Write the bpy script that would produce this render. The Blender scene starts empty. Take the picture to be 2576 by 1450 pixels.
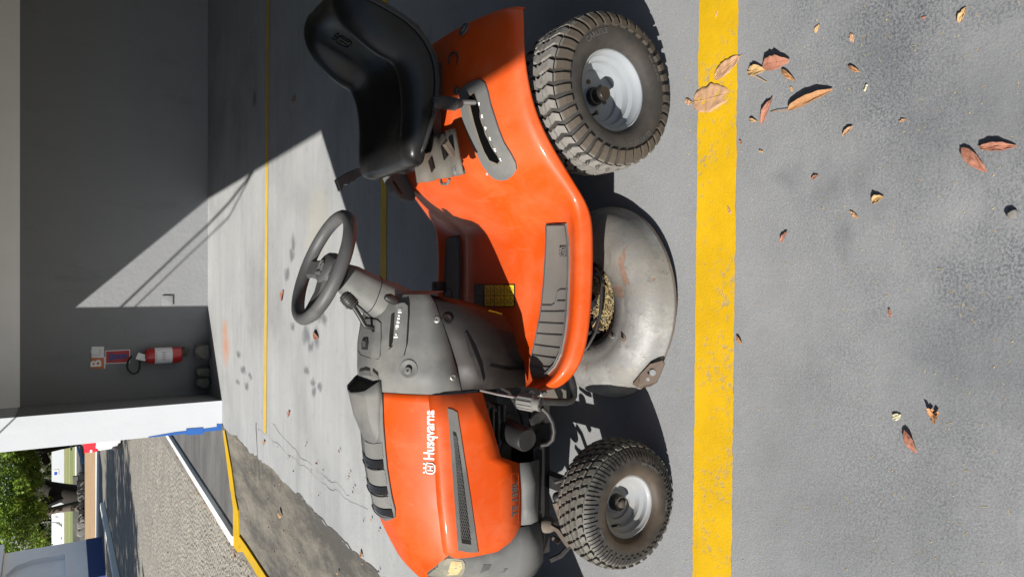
import bpy, bmesh, math, random
from mathutils import Vector, Matrix, noise
R = math.radians
random.seed(7)
scene = bpy.context.scene
COL = scene.collection

# ------------------------------------------------------------------ camera
F, TH, HC = 1780.0, R(32.75), 1.76          # focal length (in 2576 px wide survey units), pitch, height
FW = Vector((0, math.cos(TH), -math.sin(TH)))
DN = Vector((0, -math.sin(TH), -math.cos(TH)))
RT = Vector((1, 0, 0))
CAM = Vector((0, 0, HC))
cd = bpy.data.cameras.new('camera')
cam = bpy.data.objects.new('camera', cd)
COL.objects.link(cam)
m = Matrix((DN, RT, -FW)).transposed().to_4x4()   # camera held on its side: picture right is down
m.translation = CAM
cam.matrix_world = m
cd.sensor_fit = 'HORIZONTAL'
cd.sensor_width = 36.0
cd.lens = 36.0 * F / 2576.0
cd.clip_start = 0.05
cd.clip_end = 2000
scene.camera = cam

# ------------------------------------------------------------------ sky, sun, exposure
SUNDIR = Vector((-0.945, -0.80, 1.0)).normalized()
w = bpy.data.worlds.new('World'); scene.world = w; w.use_nodes = True
nt = w.node_tree; nt.nodes.clear()
sky = nt.nodes.new('ShaderNodeTexSky'); sky.sky_type = 'NISHITA'; sky.sun_disc = False
sky.sun_elevation = math.asin(SUNDIR.z)
sky.sun_rotation = math.atan2(SUNDIR.x, SUNDIR.y)
bg = nt.nodes.new('ShaderNodeBackground'); bg.inputs[1].default_value = 0.055
wo = nt.nodes.new('ShaderNodeOutputWorld')
nt.links.new(sky.outputs[0], bg.inputs[0]); nt.links.new(bg.outputs[0], wo.inputs[0])
sl = bpy.data.lights.new('sun', 'SUN'); sl.energy = 4.6; sl.angle = R(0.53); sl.color = (1.0, 0.965, 0.905)
so = bpy.data.objects.new('sun', sl); COL.objects.link(so)
so.rotation_euler = (-SUNDIR).to_track_quat('-Z', 'Y').to_euler()
vs = scene.view_settings
vs.view_transform = 'Standard'; vs.look = 'None'; vs.gamma = 1.0; vs.exposure = 1.05
vs.use_curve_mapping = False
scene.cycles.max_bounces = 8

# ------------------------------------------------------------------ survey helpers: a sight line from the camera cut with a real plane
def ray(x, y):
    return (FW * F + DN * (x - 1288.0) + RT * (725.0 - y)).normalized()
def G(x, y, z=0.0):
    d = ray(x, y); return CAM + d * ((z - HC) / d.z)
def A(x, y, Y):
    d = ray(x, y); return CAM + d * (Y / d.y)

# ------------------------------------------------------------------ object helpers
WO = {}
class MB:
    """collects polygons; build() links them as ONE mesh object"""
    def __init__(s): s.v = []; s.f = []; s.mi = []; s.cur = 0
    def add(s, vs_, fs):
        b = len(s.v); s.v += [Vector(p) for p in vs_]
        for f in fs: s.f.append([b + i for i in f]); s.mi.append(s.cur)
        return s
    def box(s, c, d, rz=0, rx=0, ry=0, bev=0.0):
        c = Vector(c); h = Vector(d) / 2
        M_ = Matrix.Rotation(rz, 3, 'Z') @ Matrix.Rotation(ry, 3, 'Y') @ Matrix.Rotation(rx, 3, 'X')
        if bev <= 0:
            P = [Vector((sx*h.x, sy*h.y, sz*h.z)) for sx in (-1, 1) for sy in (-1, 1) for sz in (-1, 1)]
            return s.add([c + M_ @ p for p in P], [(0,1,3,2),(4,6,7,5),(0,4,5,1),(2,3,7,6),(0,2,6,4),(1,5,7,3)])
        bm = bmesh.new(); bmesh.ops.create_cube(bm, size=1)
        for v in bm.verts: v.co = Vector((v.co.x*d[0], v.co.y*d[1], v.co.z*d[2]))
        bmesh.ops.bevel(bm, geom=bm.edges[:], offset=bev, segments=2, profile=0.6, affect='EDGES')
        bm.verts.index_update()
        s.add([c + M_ @ v.co for v in bm.verts], [[v.index for v in f.verts] for f in bm.faces]); bm.free(); return s
    def grid(s, rows, close_u=False, close_v=False):
        n = len(rows); k = len(rows[0]); vs_ = [p for r in rows for p in r]; fs = []
        for i in range(n - (0 if close_u else 1)):
            for j in range(k - (0 if close_v else 1)):
                i2 = (i+1) % n; j2 = (j+1) % k
                fs.append((i*k+j, i*k+j2, i2*k+j2, i2*k+j))
        return s.add(vs_, fs)
    def poly(s, pts): return s.add(pts, [list(range(len(pts)))])
    def prism(s, pts, off):
        off = Vector(off); n = len(pts); P = [Vector(p) for p in pts]
        return s.add(P + [p + off for p in P], [list(range(n))[::-1], list(range(n, 2*n))] + [(i, (i+1) % n, n+(i+1) % n, n+i) for i in range(n)])
    def tube(s, pts, r, n=8, cap=True):
        P = [Vector(p) for p in pts]; rs = r if isinstance(r, (list, tuple)) else [r]*len(P)
        rows = []; t0 = (P[1]-P[0]).normalized()
        u = t0.orthogonal().normalized()
        for i, p in enumerate(P):
            t = (P[min(i+1, len(P)-1)] - P[max(i-1, 0)]).normalized()
            u = (u - t * u.dot(t)).normalized(); w_ = t.cross(u)
            rows.append([p + (u*math.cos(a) + w_*math.sin(a))*rs[i] for a in [2*math.pi*k/n for k in range(n)]])
        s.grid(rows, close_v=True)
        if cap: s.poly(rows[0][::-1]); s.poly(rows[-1])
        return s
    def cyl(s, p0, p1, r0, r1=None, n=20, cap=True):
        return s.tube([p0, p1], [r0, r0 if r1 is None else r1], n, cap)
    def lathe(s, prof, o=(0,0,0), ax=(0,0,1), n=32, a0=0.0, a1=2*math.pi):
        """prof: (radius, height along axis)"""
        ax = Vector(ax).normalized(); o = Vector(o)
        u = Vector((1,0,0)) if abs(ax.x) < 0.9 else Vector((0,1,0))
        u = (u - ax*u.dot(ax)).normalized(); w_ = ax.cross(u)
        full = abs(a1-a0-2*math.pi) < 1e-6; k = n if full else n+1
        rows = [[o + ax*h + (u*math.cos(a) + w_*math.sin(a))*r for a in [a0+(a1-a0)*i/n for i in range(k)]] for r, h in prof]
        return s.grid(rows, close_v=full)
    def ball(s, c, rad, nu=12, nv=8):
        c = Vector(c); rad = Vector(rad if isinstance(rad, (tuple, list)) else (rad,)*3)
        return s.grid([[c + Vector((rad.x*math.sin(t)*math.cos(a), rad.y*math.sin(t)*math.sin(a), rad.z*math.cos(t)))
                        for a in [2*math.pi*j/nu for j in range(nu)]] for t in [math.pi*(i+.02)/(nv+.04) for i in range(nv+1)]], close_v=True)
    def build(s, name, mat, parent=None, origin=None, sharp=38, smooth=True, solid=0, sub=0, bevel=0, merge=True, fixn=True):
        po = WO.get(parent, Vector()) if parent else Vector()
        og = Vector(origin) if origin is not None else po.copy()
        me = bpy.data.meshes.new(name)
        me.from_pydata([v - og for v in s.v], [], s.f)
        mats = mat if isinstance(mat, (list, tuple)) else [mat]
        for m_ in mats: me.materials.append(m_)
        if len(mats) > 1:
            for p, i in zip(me.polygons, s.mi): p.material_index = i
        bm = bmesh.new(); bm.from_mesh(me)
        if merge: bmesh.ops.remove_doubles(bm, verts=bm.verts[:], dist=1e-5)
        if fixn: bmesh.ops.recalc_face_normals(bm, faces=bm.faces[:])
        bm.to_mesh(me); bm.free()
        if smooth:
            me.polygons.foreach_set('use_smooth', [True]*len(me.polygons))
            if not sub: me.set_sharp_from_angle(angle=R(sharp))
        o = bpy.data.objects.new(name, me); COL.objects.link(o)
        if parent: o.parent = parent
        o.location = og - po; WO[o] = og
        if sub:
            md = o.modifiers.new('sub', 'SUBSURF'); md.levels = sub; md.render_levels = sub
        if solid:
            md = o.modifiers.new('solid', 'SOLIDIFY'); md.thickness = abs(solid); md.offset = -1 if solid > 0 else 1
        if bevel:
            md = o.modifiers.new('bevel', 'BEVEL'); md.width = bevel; md.segments = 2; md.limit_method = 'ANGLE'; md.angle_limit = R(40)
        return o
def thing(name, label, cat, loc, group=None):
    o = bpy.data.objects.new(name, None); COL.objects.link(o); o.location = loc; o.empty_display_size = .1
    WO[o] = Vector(loc); o['label'] = label; o['category'] = cat
    if group: o['group'] = group
    return o
def tag(o, label=None, cat=None, group=None, kind=None):
    if label: o['label'] = label
    if cat: o['category'] = cat
    if group: o['group'] = group
    if kind: o['kind'] = kind
    return o
def dup(o, parent=None, loc=None, rz=None):
    c = o.copy(); COL.objects.link(c); c.parent = parent
    if loc is not None: c.location = loc
    if rz is not None: c.rotation_euler.z = rz
    for ch in [x for x in bpy.data.objects if x.parent == o]: dup(ch, c)
    return c
def text_mesh(body, size, extrude=0.0, font=None, bold=0.0, align='LEFT'):
    """plain lettering as (verts, faces), baseline on x axis"""
    cu = bpy.data.curves.new('lettering', 'FONT'); cu.body = body; cu.size = size; cu.extrude = extrude
    cu.offset = bold; cu.align_x = align; cu.resolution_u = 3
    ob = bpy.data.objects.new('lettering', cu); COL.objects.link(ob)
    dg = bpy.context.evaluated_depsgraph_get(); me = ob.evaluated_get(dg).to_mesh()
    vs_ = [v.co.copy() for v in me.vertices]; fs = [list(p.vertices) for p in me.polygons]
    ob.evaluated_get(dg).to_mesh_clear(); bpy.data.objects.remove(ob); bpy.data.curves.remove(cu)
    return vs_, fs
def put_text(mb, body, size, fn, extrude=0.0, bold=0.0, align='LEFT'):
    v, f = text_mesh(body, size, extrude, bold=bold, align=align)
    mb.add([fn(p) for p in v], f); return mb
def plane_fn(o, u, v_, n, lift=0.0015):
    o, u, v_, n = Vector(o), Vector(u).normalized(), Vector(v_).normalized(), Vector(n).normalized()
    return lambda p: o + u*p.x + v_*p.y + n*(p.z + lift)

# ------------------------------------------------------------------ materials
def lin(c):
    return tuple((x/12.92 if x <= .04045 else ((x+.055)/1.055)**2.4) for x in c)
PALE = ('white_wall', 'off_white', 'white_kerb', 'booth', 'white_paper', 'white_print', 'white_car', 'bright_tree', 'far_tree', 'pale_tarp', 'blue_sign', 'red_', 'orange_sign', 'faded_print', 'bright_rod')
class NT:
    def __init__(s, name):
        s.k = 1.0 if name.startswith(PALE) else .76      # most base colours darkened so bounced light fills the shade less
        s.m = bpy.data.materials.new(name); s.m.use_nodes = True; s.t = s.m.node_tree; s.t.nodes.clear()
        s.out = s.n('ShaderNodeOutputMaterial'); s.b = s.n('ShaderNodeBsdfPrincipled'); s.l(s.b.outputs[0], s.out.inputs[0])
        s.tc = s.n('ShaderNodeTexCoord'); s.co = s.tc.outputs['Object']
    def n(s, t, **k):
        x = s.t.nodes.new(t)
        for a, b in k.items(): setattr(x, a, b)
        return x
    def l(s, a, b): s.t.links.new(a, b)
    def val(s, sock, v):
        if hasattr(v, 'is_linked'): s.l(v, sock)
        else: sock.default_value = v
    def noise(s, scale, detail=4, rough=.6, co=None, dist=0.0, stretch=None):
        x = s.n('ShaderNodeTexNoise'); x.inputs['Scale'].default_value = scale; x.inputs['Detail'].default_value = detail
        x.inputs['Roughness'].default_value = rough; x.inputs['Distortion'].default_value = dist
        c = co or s.co
        if stretch:
            mp = s.n('ShaderNodeMapping'); mp.inputs['Scale'].default_value = stretch; s.l(c, mp.inputs[0]); c = mp.outputs[0]
        s.l(c, x.inputs['Vector']); return x.outputs[0]
    def vor(s, scale, feature='F1', co=None, rand=1.0):
        x = s.n('ShaderNodeTexVoronoi'); x.feature = feature; x.inputs['Scale'].default_value = scale
        x.inputs['Randomness'].default_value = rand
        s.l(co or s.co, x.inputs['Vector']); return x
    def ramp(s, f, stops, interp='LINEAR'):
        x = s.n('ShaderNodeValToRGB'); cr = x.color_ramp; cr.interpolation = interp
        while len(cr.elements) < len(stops): cr.elements.new(.5)
        for e, (p, c) in zip(cr.elements, stops):
            e.position = p; e.color = (c, c, c, 1) if isinstance(c, (int, float)) else (*c, 1)
        s.l(f, x.inputs[0]); return x.outputs[0]
    def mix(s, f, a, b, mode='MIX'):
        x = s.n('ShaderNodeMix', data_type='RGBA', blend_type=mode); s.val(x.inputs[0], f)
        for i, v in ((6, a), (7, b)):
            if hasattr(v, 'is_linked'): s.l(v, x.inputs[i])
            else: x.inputs[i].default_value = (*v, 1) if len(v) == 3 else v
        return x.outputs[2]
    def math(s, op, a, b=None, c=None, clamp=False):
        x = s.n('ShaderNodeMath', operation=op, use_clamp=clamp); s.val(x.inputs[0], a)
        if b is not None: s.val(x.inputs[1], b)
        if c is not None: s.val(x.inputs[2], c)
        return x.outputs[0]
    def bump(s, h, strength=.3, dist=.01, prev=None):
        x = s.n('ShaderNodeBump'); x.inputs['Strength'].default_value = strength; x.inputs['Distance'].default_value = dist
        s.l(h, x.inputs['Height'])
        if prev: s.l(prev, x.inputs['Normal'])
        return x.outputs[0]
    def set(s, color=None, rough=None, metal=None, normal=None, **k):
        b = s.b.inputs
        if color is not None:
            if s.k != 1: color = s.mix(1.0, color, (s.k,)*3, 'MULTIPLY')
            if hasattr(color, 'is_linked'): s.l(color, b['Base Color'])
            else: b['Base Color'].default_value = (*color, 1)
        if rough is not None: s.val(b['Roughness'], rough)
        if metal is not None: s.val(b['Metallic'], metal)
        if normal is not None: s.l(normal, b['Normal'])
        for a, v in k.items():
            if s.k != 1 and a in ('Specular_IOR_Level', 'Coat_Weight') and not hasattr(v, 'is_linked'): v *= .62
            s.val(b[a.replace('_', ' ')], v)
        return s.m
def mat(name, col, rough=.5, metal=0.0, var=.15, nscale=12, bump=0.0, bscale=200, dirt=None, dirt_amt=.5, dirt_scale=6, coat=0.0, spec=.5):
    """a plain coloured surface with uneven tone, some dirt and fine relief"""
    t = NT(name)
    n1 = t.noise(nscale, 5, .6)
    c = t.mix(n1, tuple(x*(1-var) for x in col), tuple(min(1, x*(1+var)) for x in col))
    rg = t.math('MULTIPLY_ADD', n1, .25, max(0, rough-.12))
    if dirt:
        d = t.ramp(t.noise(dirt_scale, 7, .65), [(.48, 0), (.72, dirt_amt)])
        c = t.mix(d, c, dirt); rg = t.math('ADD', rg, t.math('MULTIPLY', d, .3))
    kw = {}
    if bump: kw['normal'] = t.bump(t.noise(bscale, 3, .6), bump, .002)
    if coat: kw['Coat_Weight'] = coat; kw['Coat_Roughness'] = .08
    return t.set(c, rg, metal, Specular_IOR_Level=spec, **kw)

# painted car-park floor -------------------------------------------------
def floor_mat():
    t = NT('painted_concrete_floor')
    sx = t.n('ShaderNodeSeparateXYZ'); t.l(t.co, sx.inputs[0])
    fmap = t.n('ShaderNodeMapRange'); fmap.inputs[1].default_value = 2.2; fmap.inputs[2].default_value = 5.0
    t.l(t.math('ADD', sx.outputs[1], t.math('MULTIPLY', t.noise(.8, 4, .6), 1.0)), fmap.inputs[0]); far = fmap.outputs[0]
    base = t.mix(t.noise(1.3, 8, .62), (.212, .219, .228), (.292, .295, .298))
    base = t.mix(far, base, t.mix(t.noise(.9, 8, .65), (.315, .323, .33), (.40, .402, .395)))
    # brushed streaks of thin paint running along the bays, farther in
    st = t.noise(1.0, 7, .65, stretch=(.8, 4.5, 1))
    base = t.mix(t.math('MULTIPLY', far, t.ramp(st, [(.42, 0), (.72, .4)])), base, (.47, .472, .455))
    st2 = t.noise(1.7, 8, .7, stretch=(.5, 5, 1)); base = t.mix(t.math('MULTIPLY', far, t.ramp(st2, [(.52, 0), (.72, .55)])), base, (.27, .29, .30))
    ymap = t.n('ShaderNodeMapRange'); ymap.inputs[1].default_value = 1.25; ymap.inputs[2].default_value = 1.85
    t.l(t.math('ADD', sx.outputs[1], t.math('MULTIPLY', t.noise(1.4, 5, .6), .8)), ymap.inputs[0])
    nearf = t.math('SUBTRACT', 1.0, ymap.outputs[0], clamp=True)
    # close to the camera the paint has worn off the coarse aggregate
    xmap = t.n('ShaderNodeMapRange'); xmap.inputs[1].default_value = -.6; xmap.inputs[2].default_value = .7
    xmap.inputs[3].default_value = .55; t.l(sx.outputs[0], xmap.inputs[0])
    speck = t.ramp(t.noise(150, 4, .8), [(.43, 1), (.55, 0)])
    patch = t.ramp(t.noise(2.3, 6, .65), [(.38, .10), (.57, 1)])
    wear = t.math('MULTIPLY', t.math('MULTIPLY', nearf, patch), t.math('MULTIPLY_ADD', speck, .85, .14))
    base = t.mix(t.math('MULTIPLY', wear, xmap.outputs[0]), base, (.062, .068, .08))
    big = t.ramp(t.noise(.75, 7, .62, dist=.5), [(.32, .80), (.5, 1.0), (.68, 1.1)]); base = t.mix(1.0, base, big, 'MULTIPLY')
    tyr = t.ramp(t.noise(1.6, 6, .7, stretch=(.35, 3.2, 1)), [(.55, 0), (.68, .28)]); base = t.mix(t.math('MULTIPLY', nearf, tyr), base, (.13, .135, .145))
    fine = t.ramp(t.noise(190, 4, .8), [(.3, .80), (.7, 1.2)]); base = t.mix(1.0, base, fine, 'MULTIPLY')
    # fine grit
    grit = t.vor(210); base = t.mix(t.ramp(grit.outputs[0], [(.05, .4), (.16, 0)]), base, (.12, .12, .125))
    sp2 = t.vor(70); base = t.mix(t.ramp(sp2.outputs[0], [(.03, .5), (.09, 0)]), base, (.5, .49, .47))
    wn = t.noise(9, 6, .7); base = t.mix(t.ramp(wn, [(.56, 0), (.75, .35)]), base, (.17, .17, .175))
    # oil drips, damp spots and a rust bloom
    dn = t.n('ShaderNodeVectorMath', operation='ADD'); nz = t.n('ShaderNodeTexNoise'); nz.inputs['Scale'].default_value = 7; nz.inputs['Detail'].default_value = 4
    t.l(t.co, nz.inputs['Vector']); sc_ = t.n('ShaderNodeVectorMath', operation='MULTIPLY_ADD')
    t.l(nz.outputs['Color'], sc_.inputs[0]); sc_.inputs[1].default_value = (.16, .16, 0); sc_.inputs[2].default_value = (-.08, -.08, 0)
    t.l(t.co, dn.inputs[0]); t.l(sc_.outputs[0], dn.inputs[1])
    def stains(lst, col, base, soft=(.35, 1.0), amt=.75):
        acc = None
        for x, y, rx_, ry_ in lst:
            p = G(x, y)
            mp = t.n('ShaderNodeMapping'); mp.vector_type = 'TEXTURE'
            mp.inputs[1].default_value = (p.x, p.y, 0); mp.inputs[3].default_value = (rx_, ry_, 1)
            t.l(dn.outputs[0], mp.inputs[0])
            ln = t.n('ShaderNodeVectorMath', operation='LENGTH'); t.l(mp.outputs[0], ln.inputs[0])
            acc = ln.outputs['Value'] if acc is None else t.math('MINIMUM', acc, ln.outputs['Value'])
        return t.mix(t.ramp(acc, [(soft[0], amt), (soft[1], 0)]), base, col)
    base = stains([(770,845,.10,.13),(782,872,.08,.10),(797,850,.12,.10),(805,795,.07,.12),(815,805,.06,.09),(772,930,.06,.10),(788,960,.05,.09),(790,985,.05,.08),(805,975,.04,.07),(735,640,.07,.12),(738,610,.1,.08),(600,890,.05,.16),(612,930,.05,.2),(620,970,.05,.14),(598,960,.04,.16),(630,945,.04,.14),(722,690,.06,.12),(735,820,.05,.1),(640,250,.10,.10)], (.115, .12, .13), base)
    base = stains([(2080,470,.09,.07),(2130,600,.06,.05),(2205,520,.05,.05),(2170,460,.16,.05),(1985,440,.05,.06),(2330,330,.2,.12),(2420,900,.2,.25),(2250,150,.15,.1),(2500,250,.2,.2)], (.13, .135, .145), base, (.1, 1.0), .5)
    base = stains([(800, 560, .35, .35), (790, 620, .2, .3)], (.46, .42, .33), base, (.5, 1.0), .35)
    base = stains([(568, 870, .30, .30), (566, 830, .18, .25)], (.52, .2, .08), base, (.0, 1.0), .75)
    h = t.math('ADD', t.noise(210, 4, .75), t.math('MULTIPLY', t.noise(48, 5, .7), .45))
    bstr = t.bump(h, .55, .0035, t.bump(t.noise(6, 4, .6), .25, .01))
    return t.set(base, .82, 0, bstr, Specular_IOR_Level=.35)
def line_mat(name, col, wearcol, amt=(.55, .64)):
    t = NT(name)
    c = t.mix(t.ramp(t.noise(3.5, 7, .7), [(.3, 0), (.7, 1)]), tuple(x*.74 for x in col), col)
    wr = t.ramp(t.math('ADD', t.math('MULTIPLY', t.noise(52, 5, .75), .55), t.math('MULTIPLY', t.noise(2.6, 6, .6), .47)), [(amt[0], 0), (amt[1], .85)])
    c = t.mix(wr, c, wearcol)
    c = t.mix(t.ramp(t.vor(190).outputs[0], [(.06, .5), (.14, 0)]), c, (.2, .15, .05))
    return t.set(c, .75, 0, t.bump(t.math('SUBTRACT', t.noise(150, 4, .7), wr), .4, .003), Specular_IOR_Level=.3)
def concrete_mat(name, a, b, dark, streak=(1, 1, 1), amt=.7, bs=90):
    t = NT(name)
    c = t.mix(t.noise(6, 8, .7), a, b)
    c = t.mix(t.ramp(t.noise(1.4, 8, .75, stretch=streak), [(.40, 0), (.58, amt)]), c, dark)
    c = t.mix(t.ramp(t.vor(120).outputs[0], [(.06, .5), (.2, 0)]), c, tuple(x*1.5 for x in a))
    c = t.mix(t.ramp(t.noise(140, 3, .7), [(.42, .5), (.5, 0)]), c, tuple(x*.5 for x in dark))
    return t.set(c, .9, 0, t.bump(t.noise(bs, 5, .7), .5, .006), Specular_IOR_Level=.25)
def wall_mat(name, col, rough=.8, dirt=(.2, .19, .18), amt=.35, bump=.25):
    t = NT(name)
    c = t.mix(t.noise(2.2, 7, .6), tuple(x*.9 for x in col), tuple(min(1, x*1.06) for x in col))
    c = t.mix(t.ramp(t.noise(3.0, 8, .7, stretch=(1, 1, .35)), [(.55, 0), (.78, amt)]), c, dirt)
    return t.set(c, rough, 0, t.bump(t.math('ADD', t.noise(22, 5, .55), t.math('MULTIPLY', t.noise(3, 4, .5), 1.5)), bump, .012), Specular_IOR_Level=.3)
def tyre_mat():
    t = NT('dusty_tyre_rubber')
    sx = t.n('ShaderNodeSeparateXYZ'); t.l(t.co, sx.inputs[0])
    rad = t.math('POWER', t.math('ADD', t.math('POWER', sx.outputs[0], 2.0), t.math('POWER', sx.outputs[2], 2.0)), .5)
    n1 = t.noise(16, 6, .7)
    c = t.mix(t.ramp(n1, [(.38, 0), (.7, .55)]), (.024, .024, .025), (.085, .072, .058))
    return t, c, rad
def carcass_mat():  # dark sidewall rubber; its colour also paints the shade between lugs
    t, c, rad = tyre_mat()
    return t.set(t.mix(.35, c, (.05, .045, .04)), .7, 0, t.bump(t.noise(120, 4, .7), .25, .002), Specular_IOR_Level=.3)
def rear_tyre_mat():
    t, c, rad = tyre_mat()
    m1 = t.ramp(t.math('ADD', rad, t.math('MULTIPLY', t.noise(30, 4, .6), .012)), [(.196, 0), (.212, 1)])
    c = t.mix(t.math('MULTIPLY', m1, .75), c, (.088, .07, .052))
    m2 = t.ramp(rad, [(.238, 0), (.246, 1)])
    c = t.mix(t.math('MULTIPLY', m2, t.ramp(t.noise(40, 4, .7), [(.25, .45), (.6, .85)])), c, (.235, .225, .208))
    return t.set(c, .78, 0, t.bump(t.noise(120, 4, .7), .3, .002), Specular_IOR_Level=.3)
def front_tyre_mat():
    t, c, rad = tyre_mat()
    m1 = t.ramp(t.math('ADD', rad, t.math('MULTIPLY', t.noise(25, 5, .7), .05)), [(.135, 1), (.17, 0)])
    c = t.mix(t.math('MULTIPLY', m1, .45), c, (.09, .058, .034))
    m2 = t.ramp(rad, [(.176, 0), (.188, 1)])
    c = t.mix(t.math('MULTIPLY', m2, t.ramp(t.noise(40, 4, .7), [(.3, .3), (.65, .75)])), c, (.19, .18, .155))
    return t.set(c, .62, 0, t.bump(t.noise(120, 4, .7), .25, .002), Specular_IOR_Level=.4)
def deck_mat():
    t = NT('worn_grey_steel_deck')
    c = t.mix(t.noise(5, 7, .65), (.15, .15, .147), (.25, .248, .24))
    c = t.mix(t.ramp(t.noise(9, 8, .7), [(.5, 0), (.66, .6)]), c, (.36, .352, .33))
    c = t.mix(t.ramp(t.noise(60, 5, .7, stretch=(1, 1, .3)), [(.55, 0), (.7, .5)]), c, (.34, .31, .24))
    c = t.mix(t.ramp(t.noise(3.2, 8, .7), [(.42, 0), (.68, .72)]), c, (.235, .208, .165))
    c = t.mix(t.ramp(t.noise(28, 6, .75), [(.56, 0), (.66, .5)]), c, (.10, .095, .09))
    rust = t.ramp(t.noise(7.5, 7, .62, dist=.6), [(.625, 0), (.645, 1)])
    c = t.mix(rust, c, t.mix(t.noise(70, 3, .6), (.13, .075, .05), (.26, .17, .125)))
    return t.set(c, t.math('MULTIPLY_ADD', rust, .3, .55), t.math('SUBTRACT', .12, t.math('MULTIPLY', rust, .12)), t.bump(t.math('ADD', t.noise(90, 5, .7), t.math('MULTIPLY', rust, -.6)), .35, .003))
def paint_mat():
    t = NT('orange_paint')
    c = t.mix(t.noise(4, 6, .6), (.53, .057, .003), (.62, .074, .005))
    dust = t.ramp(t.noise(5.5, 8, .68, dist=.4), [(.42, 0), (.76, .42)])
    c = t.mix(dust, c, (.55, .17, .075))
    c = t.mix(t.ramp(t.vor(75).outputs[0], [(.02, .5), (.05, 0)]), c, (.8, .5, .36))
    wipe = t.ramp(t.noise(9, 5, .6, dist=1.4), [(.60, 0), (.66, .35)]); c = t.mix(wipe, c, (.50, .052, .002))
    scr = t.ramp(t.noise(3, 3, .5, stretch=(9, 1.2, 3)), [(.66, 0), (.68, .3), (.70, 0)])
    c = t.mix(scr, c, (.5, .14, .06))
    return t.set(c, t.math('MULTIPLY_ADD', dust, .4, .46), 0, t.bump(t.noise(55, 4, .55), .04, .003), Specular_IOR_Level=.38, Coat_Weight=.14, Coat_Roughness=.1)
M = {}
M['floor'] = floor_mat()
M['yellow'] = line_mat('yellow_line_paint', (.68, .41, .006), (.30, .27, .2))
M['yellow_thin'] = line_mat('faded_yellow_paint', (.70, .47, .07), (.33, .3, .22), (.6, .75))
M['rough_concrete'] = concrete_mat('worn_concrete', (.33, .295, .235), (.22, .2, .165), (.075, .072, .068), (1.6, .45, 1), .85)
M['asphalt'] = concrete_mat('dark_asphalt', (.20, .192, .18), (.145, .14, .132), (.085, .083, .08), (.5, 1.6, 1), .6)
M['road'] = concrete_mat('road_bed', (.30, .275, .23), (.23, .215, .185), (.18, .17, .15), (.4, 1, 1), .5, 60)
M['stone'] = concrete_mat('road_stone', (.42, .385, .32), (.30, .275, .235), (.2, .185, .165), (1, 1, 1), .45, 90)
M['kerb'] = wall_mat('white_kerb_paint', (.58, .58, .56), .8, (.3, .27, .22), .6)
M['sand'] = concrete_mat('sandy_soil', (.55, .38, .22), (.48, .32, .18), (.33, .22, .13), (.3, 1, 1), .5, 20)
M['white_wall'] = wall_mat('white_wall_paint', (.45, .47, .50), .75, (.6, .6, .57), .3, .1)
M['upper_wall'] = wall_mat('off_white_wall_paint', (.92, .91, .91), .8, (.7, .69, .68), .3, .2)
M['grey_wall'] = wall_mat('grey_wall_paint', (.275, .281, .294), .85, (.185, .19, .20), .55, .4)
M['ceiling'] = wall_mat('bare_concrete_ceiling', (.22, .22, .22), .9)
M['blue_paint'] = mat('blue_paint', (.03, .13, .45), .6, var=.2)
M['navy'] = wall_mat('navy_paint', (.035, .07, .23), .7, (.05, .07, .14), .4)
M['booth'] = wall_mat('booth_paint', (.82, .82, .84), .7, (.7, .7, .7), .3, .1)
M['orange'] = paint_mat()
M['grey_plastic'] = mat('grey_plastic', (.113, .113, .110), .6, var=.1, bump=.12, bscale=420, dirt=(.30, .285, .25), dirt_amt=.42, dirt_scale=4)
M['dark_plastic'] = mat('dark_grey_plastic', (.075, .075, .076), .5, var=.15, bump=.15, bscale=300, dirt=(.17, .16, .145), dirt_amt=.4)
M['mat_rubber'] = mat('footrest_rubber', (.155, .145, .132), .72, var=.15, bump=.25, bscale=400, dirt=(.17, .155, .13), dirt_amt=.5)
M['black'] = mat('black_plastic', (.022, .021, .021), .42, var=.2, bump=.1, bscale=350, dirt=(.07, .062, .055), dirt_amt=.35)
M['gloss_black'] = mat('glossy_black_panel', (.014, .012, .011), .36, var=.3, dirt=(.07, .055, .045), dirt_amt=.3, coat=.25)
M['vinyl'] = mat('black_seat_vinyl', (.010, .010, .011), .32, var=.2, bump=.12, bscale=500, dirt=(.03, .028, .026), dirt_amt=.4, dirt_scale=9)
M['metal'] = mat('dull_steel', (.34, .33, .32), .45, .8, var=.2, dirt=(.12, .09, .07), dirt_amt=.5, dirt_scale=14)
M['old_metal'] = mat('weathered_bracket_steel', (.15, .135, .115), .75, .15, var=.3, bump=.3, dirt=(.15, .085, .05), dirt_amt=.75, dirt_scale=11)
M['dark_metal'] = mat('black_painted_steel', (.03, .03, .031), .5, .2, var=.3, dirt=(.10, .08, .06), dirt_amt=.45, dirt_scale=14)
M['engine'] = mat('grimy_engine_casting', (.07, .066, .06), .6, .5, var=.4, dirt=(.16, .13, .1), dirt_amt=.6, dirt_scale=16)
M['rim'] = mat('white_wheel_paint', (.25, .27, .29), .6, var=.04, dirt=(.45, .42, .36), dirt_amt=.18, coat=.1)
M['front_rim'] = mat('white_wheel_paint_scuffed', (.27, .28, .29), .55, var=.04, dirt=(.35, .26, .16), dirt_amt=.4, dirt_scale=9, coat=.1)
M['rear_tyre'] = rear_tyre_mat()
M['carcass'] = carcass_mat()
M['panel_black'] = mat('black_dash_panel', (.013, .010, .009), .5, var=.3, dirt=(.06, .045, .036), dirt_amt=.3, spec=.45)
M['front_tyre'] = front_tyre_mat()
M['deck'] = deck_mat()
M['chrome'] = mat('bright_rod', (.6, .58, .6), .25, 1.0, var=.2, dirt=(.1, .07, .06), dirt_amt=.5, dirt_scale=30)
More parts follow.
